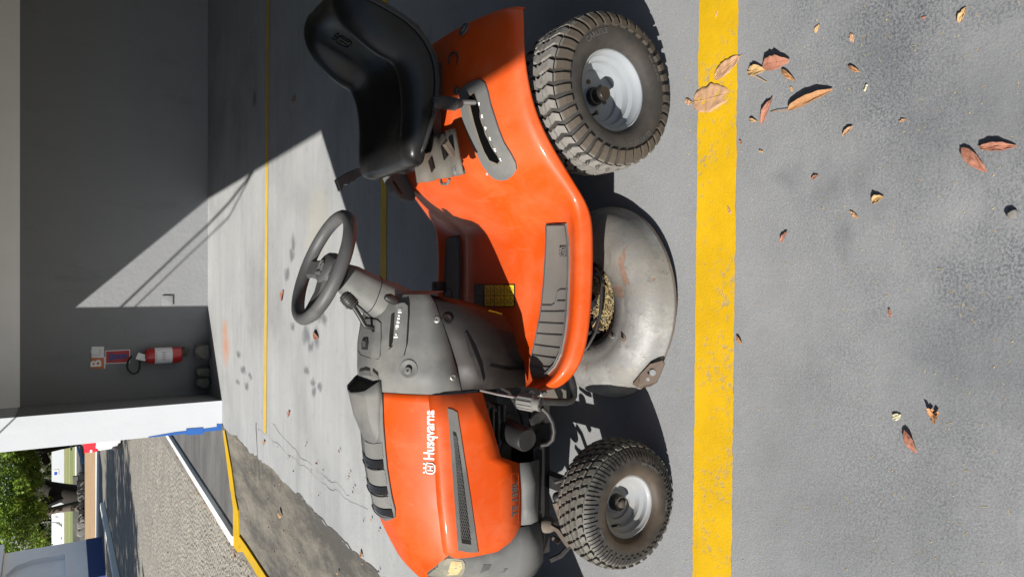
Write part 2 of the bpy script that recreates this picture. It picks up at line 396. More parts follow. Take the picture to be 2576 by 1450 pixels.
M['rust'] = mat('rusty_steel', (.105, .078, .06), .8, .1, var=.4, bump=.4, bscale=120, dirt=(.24, .2, .15), dirt_amt=.5)
M['white_print'] = mat('white_print', (.82, .82, .80), .5, var=.03)
M['grey_print'] = mat('grey_print', (.06, .055, .052), .5, var=.05)
M['yellow_label'] = mat('yellow_label', (.80, .55, .02), .4, var=.06, dirt=(.4, .3, .1), dirt_amt=.3)
M['straw'] = mat('dry_straw', (.44, .34, .17), .9, var=.5, nscale=60)
M['lens'] = mat('hazy_headlight_lens', (.20, .195, .165), .25, var=.1, dirt=(.5, .42, .25), dirt_amt=.5, coat=.6)
M['red'] = mat('red_enamel', (.42, .022, .022), .35, var=.1, coat=.4)
M['paper'] = mat('white_paper', (.72, .72, .73), .7, var=.05)
M['sign_orange'] = mat('orange_sign', (.55, .17, .075), .6, var=.1)
M['sign_blue'] = mat('blue_sign', (.035, .06, .22), .5, var=.1)
M['sign_red'] = mat('red_sign', (.42, .03, .035), .5, var=.1)
M['car_white'] = mat('white_car_paint', (.6, .6, .61), .25, var=.02, coat=.8)
M['glass'] = mat('dark_glass', (.02, .025, .03), .08, var=.05)
M['tail'] = mat('red_lamp_lens', (.55, .015, .03), .2, var=.1, coat=.5)
M['rubber'] = mat('tyre_black', (.02, .02, .02), .8)
M['bark'] = mat('tree_bark', (.10, .082, .065), .9, var=.5, nscale=8, bump=.6, bscale=25, dirt=(.2, .17, .13), dirt_amt=.6)
M['shaded_bark'] = mat('shaded_tree_bark', (.022, .018, .015), .9, var=.5, nscale=8, bump=.6, bscale=25)  # shade under the crown is painted into this bark colour
M['skin'] = mat('skin', (.19, .1, .065), .55)
M['cloth_dark'] = mat('dark_clothing', (.018, .02, .027), .9)
M['cloth_light'] = mat('pale_bag_cloth', (.6, .6, .55), .9)
M['tarp'] = mat('pale_tarpaulin', (.6, .63, .68), .6, var=.15, nscale=3)
M['rock'] = mat('grey_rock', (.19, .18, .165), .9, var=.4, nscale=14, bump=.5, bscale=60)
def leaf_mat(name, a, b, rough=.55):
    t = NT(name)
    oi = t.n('ShaderNodeObjectInfo')
    c = t.mix(t.noise(45, 5, .6), a, b)
    c = t.mix(t.ramp(t.noise(22, 5, .7), [(.5, 0), (.72, .65)]), c, tuple(x*.5 for x in a))
    c = t.mix(t.ramp(t.vor(120, 'DISTANCE_TO_EDGE').outputs[0], [(.0, .4), (.08, 0)]), c, tuple(min(1, x*1.3) for x in b))
    return t.set(c, .75, 0, t.bump(t.noise(90, 4, .6), .5, .002), Specular_IOR_Level=.3)
M['leaf_tan'] = leaf_mat('dry_leaf_tan', (.40, .225, .125), (.52, .32, .19))
M['leaf_red'] = leaf_mat('dry_leaf_reddish', (.28, .115, .072), (.40, .185, .125))
M['leaf_ochre'] = leaf_mat('dry_leaf_ochre', (.44, .265, .11), (.56, .38, .19))
M['leaf_brown'] = leaf_mat('dry_leaf_brown', (.33, .16, .072), (.44, .24, .115))
M['leaf_pale'] = leaf_mat('dry_leaf_pale', (.52, .5, .33), (.62, .58, .4))
def green(name, a, b):
    t = NT(name); ri = t.n('ShaderNodeObjectInfo')
    c = t.mix(t.ramp(t.noise(1.6, 3, .7), [(.35, 0), (.65, 1)]), a, b)
    c = t.mix(t.ramp(t.noise(14, 2, .5), [(.4, 0), (.6, .6)]), c, tuple(min(1, x*1.5) for x in b))
    m_ = t.set(c, .5, 0)
    tr = t.n('ShaderNodeBsdfTranslucent'); t.l(c, tr.inputs[0]); mx = t.n('ShaderNodeMixShader'); mx.inputs[0].default_value = .35
    t.l(t.b.outputs[0], mx.inputs[1]); t.l(tr.outputs[0], mx.inputs[2]); t.l(mx.outputs[0], t.out.inputs[0])
    return m_
M['green'] = green('bright_tree_leaves', (.045, .08, .012), (.17, .26, .035))
M['dkgreen'] = green('far_tree_leaves', (.03, .045, .015), (.07, .09, .03))
def grass_mat():
    t = NT('mown_grass'); sx = t.n('ShaderNodeSeparateXYZ'); t.l(t.co, sx.inputs[0])
    c = t.mix(t.noise(.5, 6, .7), (.12, .17, .035), (.2, .24, .06))
    c = t.mix(t.ramp(t.noise(.05, 4, .6, stretch=(.3, 3, 1)), [(.45, 0), (.6, .8)]), c, (.40, .33, .15))
    return t.set(c, .9)
M['grass'] = grass_mat()
M['soil'] = concrete_mat('dry_ground', (.24, .2, .15), (.2, .17, .13), (.12, .1, .08), (1, 1, 1), .6, 20)

# ================================================================== SETTING
def sheet(name, pts, mat_, z=0.0, kind='structure', thick=0.0, jag=0.0):
    mb = MB(); P = [Vector((p[0], p[1], z)) for p in pts]
    if jag:
        Q = []
        for i, p in enumerate(P):
            q = P[(i+1) % len(P)]; n = max(1, min(40, int((q-p).length/.06))) if (i < jag[1] and i >= jag[0]) else 1
            for k in range(n):
                t = k/n; r_ = p.lerp(q, t)
                if 0 < k: r_ += Vector((noise.noise(r_*3.1)*.05 + noise.noise(r_*14)*.02, noise.noise(r_*3.7+Vector((9,3,1)))*.05 + noise.noise(r_*12+Vector((5,5,5)))*.02, 0))
                Q.append(r_)
        P = Q
    if thick: mb.prism(P, (0, 0, -thick))
    else: mb.poly(P)
    o = mb.build(name, mat_, smooth=False)
    if mb.v and not thick:
        for p in o.data.polygons:
            if p.normal.z < 0: o.data.flip_normals(); break
    o['kind'] = kind
    return o
xy = lambda x, y: (G(x, y).x, G(x, y).y)
sheet('ground', [(-700, -60), (300, -60), (300, 900), (-700, 900)], M['soil'], -.12)
# boundary between the painted floor and the bare concrete
BND = [xy(*p) for p in [(565,1077),(599,1101),(640,1145),(656,1154),(690,1182),(718,1213),(746,1241),(790,1285),(821,1323),(852,1341),(868,1366),(908,1401),(930,1422),(958,1450)]] + [(-1.75, 3.25), (-2.0, 2.0), (-2.1, -3)]
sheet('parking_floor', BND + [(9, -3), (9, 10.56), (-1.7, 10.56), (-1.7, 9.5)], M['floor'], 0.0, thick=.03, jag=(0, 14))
YIN = [xy(*p) for p in [(565.5,1081),(582,1173),(592,1248),(599,1282),(602,1347),(618,1369),(671,1450)]]
YOUT = [xy(*p) for p in [(561,1082),(579,1223),(587,1276),(587,1369),(598,1388),(610,1383),(650,1450)]]
YIN.append((YIN[-1][0]+.0, 2.0)); YOUT.append((YOUT[-1][0]-.0, 2.0))
sheet('concrete_apron', BND[:14] + [(-1.75, 3.25), (-2.0, 2.0), (-2.6, 2.0)] + [(x+.03, y) for x, y in YIN[::-1]], M['rough_concrete'], -.008)
sheet('slab_edge', YIN + YOUT[::-1], M['yellow'], .004, thick=.12)
tag(bpy.data.objects['slab_edge'], 'yellow painted edge of the parking slab')
KR = [xy(*p) for p in [(422.5,1089.6),(588,1347)]]; KL = [xy(*p) for p in [(416,1090),(588,1371)]]
def ext(a, b, t): return (a[0]+(b[0]-a[0])*t, a[1]+(b[1]-a[1])*t)
sheet('pavement', [KR[1], ext(KR[0], KR[1], -3), (6, 34), (6, 8.4), (-2.9, 8.4)], M['asphalt'], -.035)
sheet('kerb', [ext(KR[0], KR[1], -3), KR[1], KL[1], ext(KL[0], KL[1], -3)], M['kerb'], .02, thick=.14)
sheet('road', [(-70, 2), (-2.6, 2), (-2.85, 15), (-2.2, 42), (60, 43), (60, 43.2), (-90, 43.2)], M['road'], -.075)
# rough stones of the road surface, where they can still be told apart
mb = MB(); rnd = random.Random(3)
y = 7.6
while y < 24.0:
    step = .062 + (y-7.6)*.0042
    x = -3.12 - rnd.random()*.05
    while x > -(y*.41+1.0):
        wx = step*rnd.uniform(.7, 1.25); wy = step*rnd.uniform(.6, .95); h = rnd.uniform(.004, .017)*max(.35, 1-(y-8)/22)
        c = Vector((x-wx/2+rnd.uniform(-.01, .01), y+rnd.uniform(-.02, .02), -.078)); k = 6; a0 = rnd.random()*6
        ring = [Vector((math.cos(a0+i*6.283/k)*wx*.52*rnd.uniform(.8, 1.1), math.sin(a0+i*6.283/k)*wy*.55*rnd.uniform(.8, 1.1), 0)) for i in range(k)]
        b = [c + r_ for r_ in ring]; t = [c + r_*.72 + Vector((0, 0, h*rnd.uniform(.7, 1.2))) for r_ in ring]
        mb.add(b + t, [list(range(k, 2*k))] + [(i, (i+1) % k, k+(i+1) % k, k+i) for i in range(k)])
        x -= wx*1.02
    y += step*.86
tag(mb.build('road_stones', M['stone'], smooth=False, merge=False, fixn=False), 'rough stones set in the road surface', kind='stuff')
sheet('far_kerb', [(-90, 42.4), (30, 42.4), (30, 45.0), (-90, 45.0)], M['kerb'], -.02, thick=.1)
sheet('sand_verge', [(-120, 45.1), (40, 45.1), (40, 64), (-120, 64)], M['sand'], -.07)
sheet('dark_track', [(-160, 64), (50, 64), (50, 92), (-160, 92)], M['asphalt'], -.066)
sheet('field_kerb', [(-160, 92), (60, 92), (60, 96), (-160, 96)], M['kerb'], .0, thick=.07)
sheet('grass_field', [(-320, 96), (90, 96), (90, 248), (-320, 248)], M['grass'], -.04)
# painted bay lines
def line(name, a, b, wd, mt, lab, z=.004):
    a = Vector((*a, z)); b = Vector((*b, z)); n = Vector((-(b-a).y, (b-a).x, 0)).normalized()*wd/2
    mb = MB(); N = 260
    rows = [[a.lerp(b, i/N)+n*(1+.035*noise.noise(a.lerp(b, i/N)*9)+.05*noise.noise(a.lerp(b, i/N)*37)), a.lerp(b, i/N)-n*(1+.035*noise.noise(a.lerp(b, i/N)*9+Vector((7,7,7)))+.05*noise.noise(a.lerp(b, i/N)*37+Vector((2,7,1))))] for i in range(N+1)]
    mb.grid(rows); o = mb.build(name, mt, smooth=False); o['kind'] = 'structure'; o['label'] = lab
    if o.data.polygons[0].normal.z < 0: o.data.flip_normals()
    return o
pa = (Vector(xy(1762,0))+Vector(xy(1858,0)))/2; pb = (Vector(xy(1745,1450))+Vector(xy(1840,1450)))/2; dv = (pb-pa)
line('painted_line', pa-dv*.9, pb+dv*.45, .157, M['yellow'], 'broad yellow line in front of the mower wheels')
line('painted_line', (6.5, 7.24-.04*3.6), xy(667.5, 1088), .105, M['yellow_thin'], 'thin faded yellow bay line near the back wall')
q = Vector(xy(968, 120)); line('painted_line', (q.x+5, q.y-.05), (q.x-2.0, q.y+.02), .095, M['yellow_thin'], 'shaded yellow bay line behind the mower')
# cracks in the slab
M['crack'] = mat('dirt_in_crack', (.10, .096, .09), .95)
def crack(pts, w, lab):
    mb = MB(); P = [G(x, y, .003) for x, y in pts]; Q = []
    for i in range(len(P)-1):
        n_ = max(2, int((P[i+1]-P[i]).length/.05))
        for k in range(n_):
            q_ = P[i].lerp(P[i+1], k/n_); Q.append(q_+Vector((noise.noise(q_*5)*.03+rnd.uniform(-.006, .006), noise.noise(q_*5+Vector((3, 3, 3)))*.03+rnd.uniform(-.008, .008), 0)))
    rows = []
    for i, q_ in enumerate(Q):
        d_ = (Q[min(i+1, len(Q)-1)]-Q[max(i-1, 0)]); n_ = Vector((-d_.y, d_.x, 0)).normalized(); v = w*max(.12, .6+1.1*noise.noise(q_*3.3)); rows.append([q_+n_*v, q_-n_*v])
    mb.grid(rows); tag(mb.build('slab_crack', M['crack'], smooth=False), lab, kind='structure')
crack([(643,1062),(646,1110),(647,1150),(652,1200),(655,1235)], .011, 'dark crack across the slab by the end of the thin yellow line')
crack([(680,1062),(720,1108),(765,1157),(830,1205),(886,1248)], .0018, 'fine crack in the slab left of the hood')
crack([(649,1076),(715,1132),(796,1201),(870,1250),(930,1288)], .0016, 'fine crack nearer the bare concrete')
crack([(746,1238),(770,1264),(790,1285),(821,1323),(852,1341),(868,1366),(908,1401),(930,1422),(958,1450)], .009, 'dark seam between painted floor and bare concrete')
crack([(760,1264),(763,1300),(768,1352),(772,1400)], .005, 'crack in the bare concrete')
# ------------------------------------------------------------------ carport building
WY = 10.53
bw = thing('back_wall', 'grey wall with an off-white upper band behind the car park', 'wall', (2, WY, 0))
MB().box((3.4, WY+.1, 1.07), (9.9, .2, 2.14)).build('lower_band', M['grey_wall'], bw, smooth=False)
MB().box((3.4, WY+.101, 2.69), (9.9, .2, 1.10)).build('upper_band', M['upper_wall'], bw, smooth=False)
def wing(name, pts, label):
    t = thing(name, label, 'pillar', (pts[0][0], pts[0][1], 0))
    f = MB(); P = [Vector((*p, 0)) for p in pts]
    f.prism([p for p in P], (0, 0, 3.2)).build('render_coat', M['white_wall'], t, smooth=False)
    # grey paint band on the face looking into the bay
    n = Vector((.003, 0, 0)); a, b = P[1]+Vector((.003, .03, 0)), P[2]+Vector((.003, -.005, 0))
    MB().prism([a, b, b+Vector((0, 0, 2.15)), a+Vector((0, 0, 2.15))], (-.002, 0, 0)).build('inner_band', M['grey_wall'], t, smooth=False)
    return t
PY = 9.53; PL, PR_ = (A(561, 1080, PY).x, PY), (A(556, 1007, PY).x, PY)
pil = wing('pillar', [PL, PR_, (PR_[0]-.03, WY-.002), (PL[0]-.03, WY-.002)], 'white wing pillar with blue paint down its outer edge')
hz = lambda x: A(x, 1085, PY).z
for z1, z0, w1, w0 in ((hz(373), hz(440), .008, .032), (hz(440), hz(490), .032, .036), (hz(490), hz(545), .036, .045), (hz(545), .004, .085, .075)):
    MB().prism([(PL[0]-.002, PY-.003, z0), (PL[0]+w0, PY-.003, z0), (PL[0]+w1, PY-.003, z1), (PL[0]-.002, PY-.003, z1)], (0, .002, 0)).build('paint_edge', M['blue_paint'], pil, smooth=False)
MB().prism([(PL[0]-.03, PY-.006, hz(513)), (PL[0]+.055, PY-.006, hz(510)), (PL[0]+.06, PY-.006, hz(468)), (PL[0]-.02, PY-.006, hz(470))], (0, .002, 0)).build('paint_patch', M['blue_paint'], pil, smooth=False)
wing('pillar', [(-1.79, 1.95), (-1.45, 1.95), (-1.45, 2.97), (-1.79, 2.97)], 'white wing pillar left of the mower, outside the frame')
rf = thing('carport_roof', 'flat concrete roof slab over the parking bay', 'roof', (2, 5, 3.2))
MB().box((3.1, 4.95, 3.34), (9.78, 11.3, .28)).build('slab', M['ceiling'], rf, smooth=False)
M['dark_wall'] = wall_mat('dark_grey_wall', (.12, .12, .125), .9)
ew = thing('sky_blocker_wall', 'added grey wall out of the frame at the far right, blocking sky light', 'wall', (7, 4, 0))
MB().box((7.2, 7.5, 1.6), (.2, 5.8, 3.19)).build('blocker', M['dark_wall'], ew, smooth=False)  # unseen wall added to keep sky light out of the shaded bay
for dx, z_ in ((0, 3.16), (.14, 3.13)):
    c = MB().tube([(-1.80+dx*.3, 5.25, z_+.06), (-1.95-dx, 6.6, z_), (-2.13-dx, 8.2, z_), (-2.5-dx, 10.6, z_)], .009 if dx else .015, 8).build('overhead_cable', M['black'])
    tag(c, 'thick overhead cable slung off the roof edge' if not dx else 'thin overhead cable slung off the roof edge', 'cable')
# small plate on the wall
mb = MB().box((0, 0, 0), (.13, .02, .13), bev=.004)
o = mb.build('socket_plate', M['grey_wall']); p = A(421, 755, WY-.011); o.location = p; tag(o, 'small square cover plate painted grey low on the wall', 'cover plate')

# fire extinguisher with hose, tag, label
W0 = WY-.10
def E_(zx, zy, Y=None):   # survey of the close-up of the extinguisher corner
    return A(193.2+.1555*zx, 805+.1555*zy, Y or W0)
pb_ = E_(1690, 560); pt_ = E_(1090, 575); ax_x = (pb_.x+pt_.x)/2
rr = abs(E_(1400, 440).x - E_(1400, 690).x)/2*1.02
ex = thing('fire_extinguisher', 'red fire extinguisher with a white label hanging on the grey wall', 'fire extinguisher', (ax_x, W0, pb_.z))
z0, z1 = pb_.z, pt_.z
MB().lathe([(0, 0), (rr*.9, 0), (rr, .015), (rr, z1-z0-.06), (rr*.9, z1-z0-.025), (rr*.55, z1-z0), (rr*.3, z1-z0+.015), (0, z1-z0+.016)], (ax_x, W0, z0), n=28).build('cylinder', M['red'], ex)
zl0, zl1 = E_(1535, 560).z, E_(1255, 560).z
lb = MB().lathe([(rr+.001, zl0-z0), (rr+.001, zl1-z0)], (ax_x, W0, z0), n=32).build('label', M['paper'], ex)
def cylfn(zc, a_c):       # wrap flat print round the cylinder
    return lambda p: Vector((ax_x + math.sin(p.x/rr)*(rr+.002), W0 - math.cos(p.x/rr)*(rr+.002), zc + p.y))
mb = MB()
put_text(mb, 'PÓ QUÍMICO BC', .016, cylfn(zl1-.022, 0), align='CENTER')
mb.build('print', M['grey_print'], lb)
for k in range(5): MB().add([cylfn(zl0+.03+.011*k, 0)(Vector((x, y, 0))) for x, y in ((-.05, 0), (.05, 0), (.05, .004), (-.05, .004))], [(0,1,2,3)]).build('print_line', M['grey_print'], lb, smooth=False)
mb = MB(); mb.add([cylfn(zl0+.085, 0)(Vector((x, y, 0))) for x, y in ((.012, 0), (.05, 0), (.05, .04), (.012, .04))], [(0,1,2,3)]); mb.build('pictogram', M['sign_blue'], lb)
mb = MB(); mb.add([cylfn(zl0+.085, 0)(Vector((x, y, 0))) for x, y in ((-.05, 0), (-.012, 0), (-.012, .04), (-.05, .04))], [(0,1,2,3)]); mb.build('pictogram', M['red'], lb)
MB().cyl((ax_x, W0, z1), (ax_x, W0, z1+.05), .02, .016).build('valve', M['dark_metal'], ex)
MB().tube([(ax_x, W0, z1+.045), (ax_x+.02, W0-.03, z1+.075), (ax_x+.05, W0-.05, z1+.07)], .008).build('lever', M['sign_orange'], ex)
hp = [E_(*q_, Y=W0-.03) for q_ in [(890,570),(840,640),(810,730),(830,800),(880,850),(930,862),(985,840),(1015,780),(1020,700),(1015,650)]]
MB().tube(hp, .013, 10).build('hose', M['black'], ex)
q4 = [E_(*q_, Y=W0-.06) for q_ in [(995,520),(1155,570),(1100,660),(950,625)]]
MB().prism(q4, (0, .002, 0)).build('inspection_tag', M['paper'], ex, smooth=False)
MB().box((ax_x, WY-.02, z1-.1), (.05, .06, .03)).build('wall_bracket', M['dark_metal'], ex)
hb = E_(1760, 510); o = MB().box((hb.x, W0+.06, hb.z), (.10, .05, .09), ry=.5, bev=.01).build('old_bracket', M['old_metal']); tag(o, 'bent metal bracket on the wall under the extinguisher', 'bracket')
# class sign, half orange with a B, half pale
def wallquad(c4, Y, th=.006): return [E_(*q_, Y=Y) for q_ in c4]
sg = thing('class_sign', 'square sign above the extinguisher, orange B half and pale half', 'sign', E_(345, 600, WY))
c4 = wallquad([(240,605),(440,605),(440,780),(240,780)], WY-.008); MB().prism(c4, (0, .006, 0)).build('orange_half', M['sign_orange'], sg, smooth=False)
c5 = wallquad([(240,425),(440,425),(440,604),(240,604)], WY-.008); MB().prism(c5, (0, .006, 0)).build('pale_half', M['paper'], sg, smooth=False)
MB().prism(wallquad([(438,590),(462,590),(462,780),(438,780)], WY-.004), (0, .003, 0)).build('backing', M['paper'], sg, smooth=False)
cB = E_(390, 695, WY-.009); put_text(MB(), 'B', .165, plane_fn(cB, (1,0,0), (0,0,1), (0,-1,0)), bold=.004, align='CENTER').build('letter', M['white_print'], sg, smooth=False)
put_text(MB(), 'C', .165, plane_fn(E_(390, 515, WY-.009), (1,0,0), (0,0,1), (0,-1,0)), align='CENTER').build('letter', mat('faded_print', (.55, .58, .6), .6), sg, smooth=False)
ar = thing('arrow_sign', 'red sign with a blue down arrow between B sign and extinguisher', 'sign', E_(660, 590, WY))
MB().prism(wallquad([(462,490),(862,470),(862,690),(462,705)], WY-.006), (0, .005, 0)).build('plate', M['paper'], ar, smooth=False)
MB().prism(wallquad([(474,502),(850,484),(850,676),(474,692)], WY-.008), (0, .0015, 0)).build('red_field', M['sign_red'], ar, smooth=False)
av = wallquad([(515,540),(575,535),(595,552),(770,545),(768,525),(825,578),(772,632),(770,618),(595,628),(580,655),(518,655),(528,600)], WY-.010)
MB().prism(av, (0, .0015, 0)).build('arrow', M['sign_blue'], ar, smooth=False)
mb = MB(); tx = E_(660, 590, WY-.0115)
for i, ch in enumerate('FOGO'): put_text(mb, ch, .038, plane_fn(E_(612+i*55, 588, WY-.0115), (1,0,0), (0,0,1), (0,-1,0)), align='CENTER')
put_text(mb, 'EM CASO DE', .012, plane_fn(E_(560, 597, WY-.0115), (1,0,0), (0,0,1), (0,-1,0)), align='CENTER')
mb.build('lettering', M['sign_red'], ar, smooth=False)
# broken stones at the foot of the wall
def rock(name, c, s, label, seed, mt='rock', group=None):
    bm = bmesh.new(); bmesh.ops.create_icosphere(bm, subdivisions=2, radius=1)
    for v in bm.verts:
        d_ = 1 + .35*noise.noise(v.co*1.4+Vector((seed, 0, 0))) + .12*noise.noise(v.co*4+Vector((0, seed, 0)))
        q_ = v.co*d_; q_ = Vector((max(-.8, min(.8, q_.x)), max(-.8, min(.8, q_.y)), max(-.75, min(.75, q_.z))))
        v.co = Vector((q_.x*s[0], q_.y*s[1], q_.z*s[2]))
    mb = MB(); bm.verts.index_update(); mb.add([v.co for v in bm.verts], [[v.index for v in f.verts] for f in bm.faces]); bm.free()
    o = mb.build(name, M[mt], sharp=25); o.location = c; tag(o, label, 'stone', group); return o
rock('stone', (A(507, 885, WY-.14).x, WY-.16, .10), (.13, .12, .13), 'largest broken stone at the wall foot under the extinguisher', 1)
rock('stone', (A(505, 935, WY-.14).x, WY-.15, .09), (.08, .10, .12), 'middle broken stone of three by the dark wall corner', 5)
rock('stone', (A(508, 962, WY-.14).x, WY-.16, .09), (.09, .11, .12), 'broken stone deepest in the dark corner by the pillar', 9)

# ------------------------------------------------------------------ street beyond the pillar
# booth
bo = thing('guard_booth', 'pale booth with a navy base at the left edge, beside the road', 'building', (-14, 36, -.1))
FARc, NEARc = G(257, 1350, -.1), G(268, 1446, -.1)
d_ = (NEARc-FARc).normalized(); nrm = Vector((-d_.y, d_.x, 0)); nrm = nrm if nrm.x > 0 else -nrm
L_ = (NEARc-FARc).length; back = -nrm*5
def bp(s_, z_, o_=0.0): return FARc + d_*s_ + nrm*o_ + Vector((0, 0, z_))
MB().prism([bp(0, .68, -.22), bp(L_, .68, -.22), bp(L_, .68)+back, bp(0, .68)+back], (0, 0, 3.2)).build('wall', M['booth'], bo, smooth=False)
def slabp(pts): return MB().prism([bp(s_, z_, 0) for s_, z_ in pts], -nrm*.217).build('wall_skin', M['booth'], bo, smooth=False)
slabp([(0, .68), (1.05, .68), (1.05, 2.75), (1.35, 3.4), (2.0, 3.75), (2.0, 3.88), (0, 3.88)]); slabp([(1.052, .68), (L_, .68), (L_, 1.55), (1.052, 1.55)]); slabp([(2.002, 3.75), (L_, 3.75), (L_, 3.88), (2.002, 3.88)]); slabp([(L_-.3, 1.552), (L_, 1.552), (L_, 3.748), (L_-.3, 3.748)])
MB().prism([bp(-.02, 0, .03), bp(L_+.02, 0, .03), bp(L_+.02, 0, .03)+back, bp(-.02, 0, .03)+back], (0, 0, .68)).build('plinth', M['navy'], bo, smooth=False)
MB().prism([bp(-.3, 3.9, .3), bp(L_+.3, 3.9, .3), bp(L_+.3, 3.9, .3)+back*1.1, bp(-.3, 3.9, .3)+back*1.1], (0, 0, .2)).build('roof', M['booth'], bo, smooth=False)
# traffic island kerb
ka, kb = G(262, 1262, -.07), G(303, 1462, -.07); dk = (kb-ka).normalized(); nk = Vector((-dk.y, dk.x, 0))
sheet('island_kerb', [(ka+nk*.0)[:2], (kb+dk*4)[:2], (kb+dk*4+nk*.28)[:2], (ka+nk*.28)[:2]] if nk.x < 0 else [(ka)[:2], (kb+dk*4)[:2], (kb+dk*4-nk*.28)[:2], (ka-nk*.28)[:2]], M['kerb'], .09, thick=.17)
# parked car, only its tail shows past the pillar
def car(cx, cy, label):
    t = thing('parked_car', label, 'car', (cx, cy, -.075)); L, Wd = 4.1, 1.7; x0 = cx-L/2; g_ = -.075
    def sec(px, zs):  # half widths by height
        return [Vector((px, cy+s_*w_, g_+z_)) for s_, lst in ((-1, zs), (1, zs[::-1])) for w_, z_ in lst]
    prof = [(0.0, [(.62,.42),(.70,.55),(.70,.78),(.60,.95)]), (.10, [(.76,.25),(.83,.5),(.83,.85),(.66,1.05)]), (.5, [(.80,.22),(.85,.5),(.85,.88),(.68,1.08)]),
            (2.9, [(.80,.22),(.85,.5),(.85,.86),(.7,.98)]), (3.8, [(.76,.25),(.82,.5),(.8,.72),(.66,.84)]), (4.1, [(.6,.35),(.68,.5),(.66,.62),(.5,.7)])]
    mb = MB(); rows = [sec(x0+a, z) for a, z in prof]; mb.grid(rows); mb.poly(rows[0]); mb.poly(rows[-1]); mb.build('body', M['car_white'], t, sharp=30)
    cab = [(.04, .64, 1.0), (.35, .60, 1.42), (.6, .58, 1.5), (2.0, .58, 1.5), (2.45, .58, 1.42), (3.15, .66, .98)]
    mb = MB(); mb.grid([[Vector((x0+a, cy-w_, g_+z)), Vector((x0+a, cy-w_+.06, g_+z+.03)), Vector((x0+a, cy+w_-.06, g_+z+.03)), Vector((x0+a, cy+w_, g_+z))] for a, w_, z in cab]).build('roof', M['car_white'], t, sharp=25)
    for s_ in (-1, 1):
        MB().poly([Vector((x0+a, cy+s_*w_, g_+z)) for a, w_, z in cab] + [Vector((x0+3.15, cy+s_*.68, g_+.96)), Vector((x0+.1, cy+s_*.66, g_+.98))]).build('side_window', M['glass'], t, smooth=False)
        lm = MB(); yy = cy+s_*.70
        lm.grid([[Vector((x0-.03, yy-s_*.16, g_+z)), Vector((x0-.035, yy-s_*.02, g_+z)), Vector((x0+.08, yy+s_*.10, g_+z)), Vector((x0+.36, yy+s_*.152, g_+z+.06))] for z in (.82, .95, 1.08, 1.17)])
        tl = lm.build('tail_light', M['tail'], t)
        MB().grid([[Vector((x0-.036, yy-s_*.16, g_+z)), Vector((x0-.041, yy-s_*.02, g_+z)), Vector((x0+.05, yy+s_*.07, g_+z))] for z in (.97, 1.02)]).build('reversing_lens', M['paper'], tl)
    MB().poly([Vector((x0+.0, cy-.58, g_+1.02)), Vector((x0+.0, cy+.58, g_+1.02)), Vector((x0+.3, cy+.54, g_+1.42)), Vector((x0+.3, cy-.54, g_+1.42))]).build('rear_window', M['glass'], t, smooth=False)
    MB().box((x0+.2, cy, g_+1.47), (.3, 1.1, .04), ry=.1, bev=.012).build('spoiler', M['black'], t)
    MB().box((x0+.08, cy, g_+.32), (.24, 1.56, .28), bev=.06).build('rear_bumper', M['black'], t)
    for a in (.72, 3.3):
        for s_ in (-1, 1):
            ty = MB().lathe([(.16, -.09), (.27, -.1), (.3, -.07), (.3, .07), (.27, .1), (.16, .09)], (x0+a, cy+s_*.76, g_+.3), (0, 1, 0), 24).build('wheel', M['rubber'], t)
            MB().lathe([(0, -.07), (.1, -.08), (.17, -.085)] if s_ < 0 else [(0, .07), (.1, .08), (.17, .085)], (x0+a, cy+s_*.76, g_+.3), (0, 1, 0), 20).build('hubcap', M['metal'], ty)
    return t
cp = G(327, 1126, -.075); car(cp.x+2.05, cp.y+.85, 'white hatchback with red tail lamps, mostly hidden behind the pillar')
# trees
def leaf_cloud(mb, centres, n, size, spread, rnd, zmin=None):
    for _ in range(n):
        c, r_ = rnd.choice(centres)
        while True:
            v = Vector((rnd.uniform(-1, 1), rnd.uniform(-1, 1), rnd.uniform(-1, 1)))
            if v.length < 1: break
        p = c + Vector((v.x*r_, v.y*r_, v.z*r_*.8)); s_ = size*rnd.uniform(.6, 1.3)
        if zmin and p.z < zmin + .6*noise.noise(Vector((p.x*.6, p.y*.6, 0))): continue
        u = Vector((rnd.uniform(-1, 1), rnd.uniform(-1, 1), rnd.uniform(-.7, .5))).normalized(); v_ = u.cross(Vector((rnd.uniform(-.6, .6), rnd.uniform(-.6, .6), 1))).normalized()
        mb.add([p, p+u*s_*.5+v_*s_*.26, p+u*s_, p+u*s_*.5-v_*s_*.26], [(0,1,2,3)])
def tree(name, label, trunk, limbs, centres, n, size, mt_l, mt_t, seed, zmin=None, group=None):
    rnd = random.Random(seed); b = Vector(trunk[0][0]); t = thing(name, label, 'tree', b, group)
    mb = MB(); mb.tube([p for p, _ in trunk], [r_ for _, r_ in trunk], 10)
    for l_ in limbs: mb.tube([p for p, _ in l_], [r_ for _, r_ in l_], 7)
    mb.build('trunk', M[mt_t], t)
    mb = MB(); leaf_cloud(mb, centres, n, size, 1, rnd, zmin); mb.build('crown', M[mt_l], t, smooth=False, merge=False, fixn=False)
    return t
def clumps(n, c, s_, r_, rnd): 
    L = []
    while len(L) < n:
        v = Vector((rnd.uniform(-1, 1), rnd.uniform(-1, 1), rnd.uniform(-1, 1)))
        if v.length < 1: L.append((Vector(c)+Vector((v.x*s_[0], v.y*s_[1], v.z*s_[2])), r_*rnd.uniform(.6, 1.3)))
    return L
rt_ = random.Random(11)
Y1 = 76.; T1 = [(A(206,1248,Y1), 1.25), (A(185,1245,Y1), .95), (A(155,1237,Y1), .8), (A(118,1226,Y1), .62), (A(80,1205,Y1), .5), (A(20,1185,Y1), .3)]
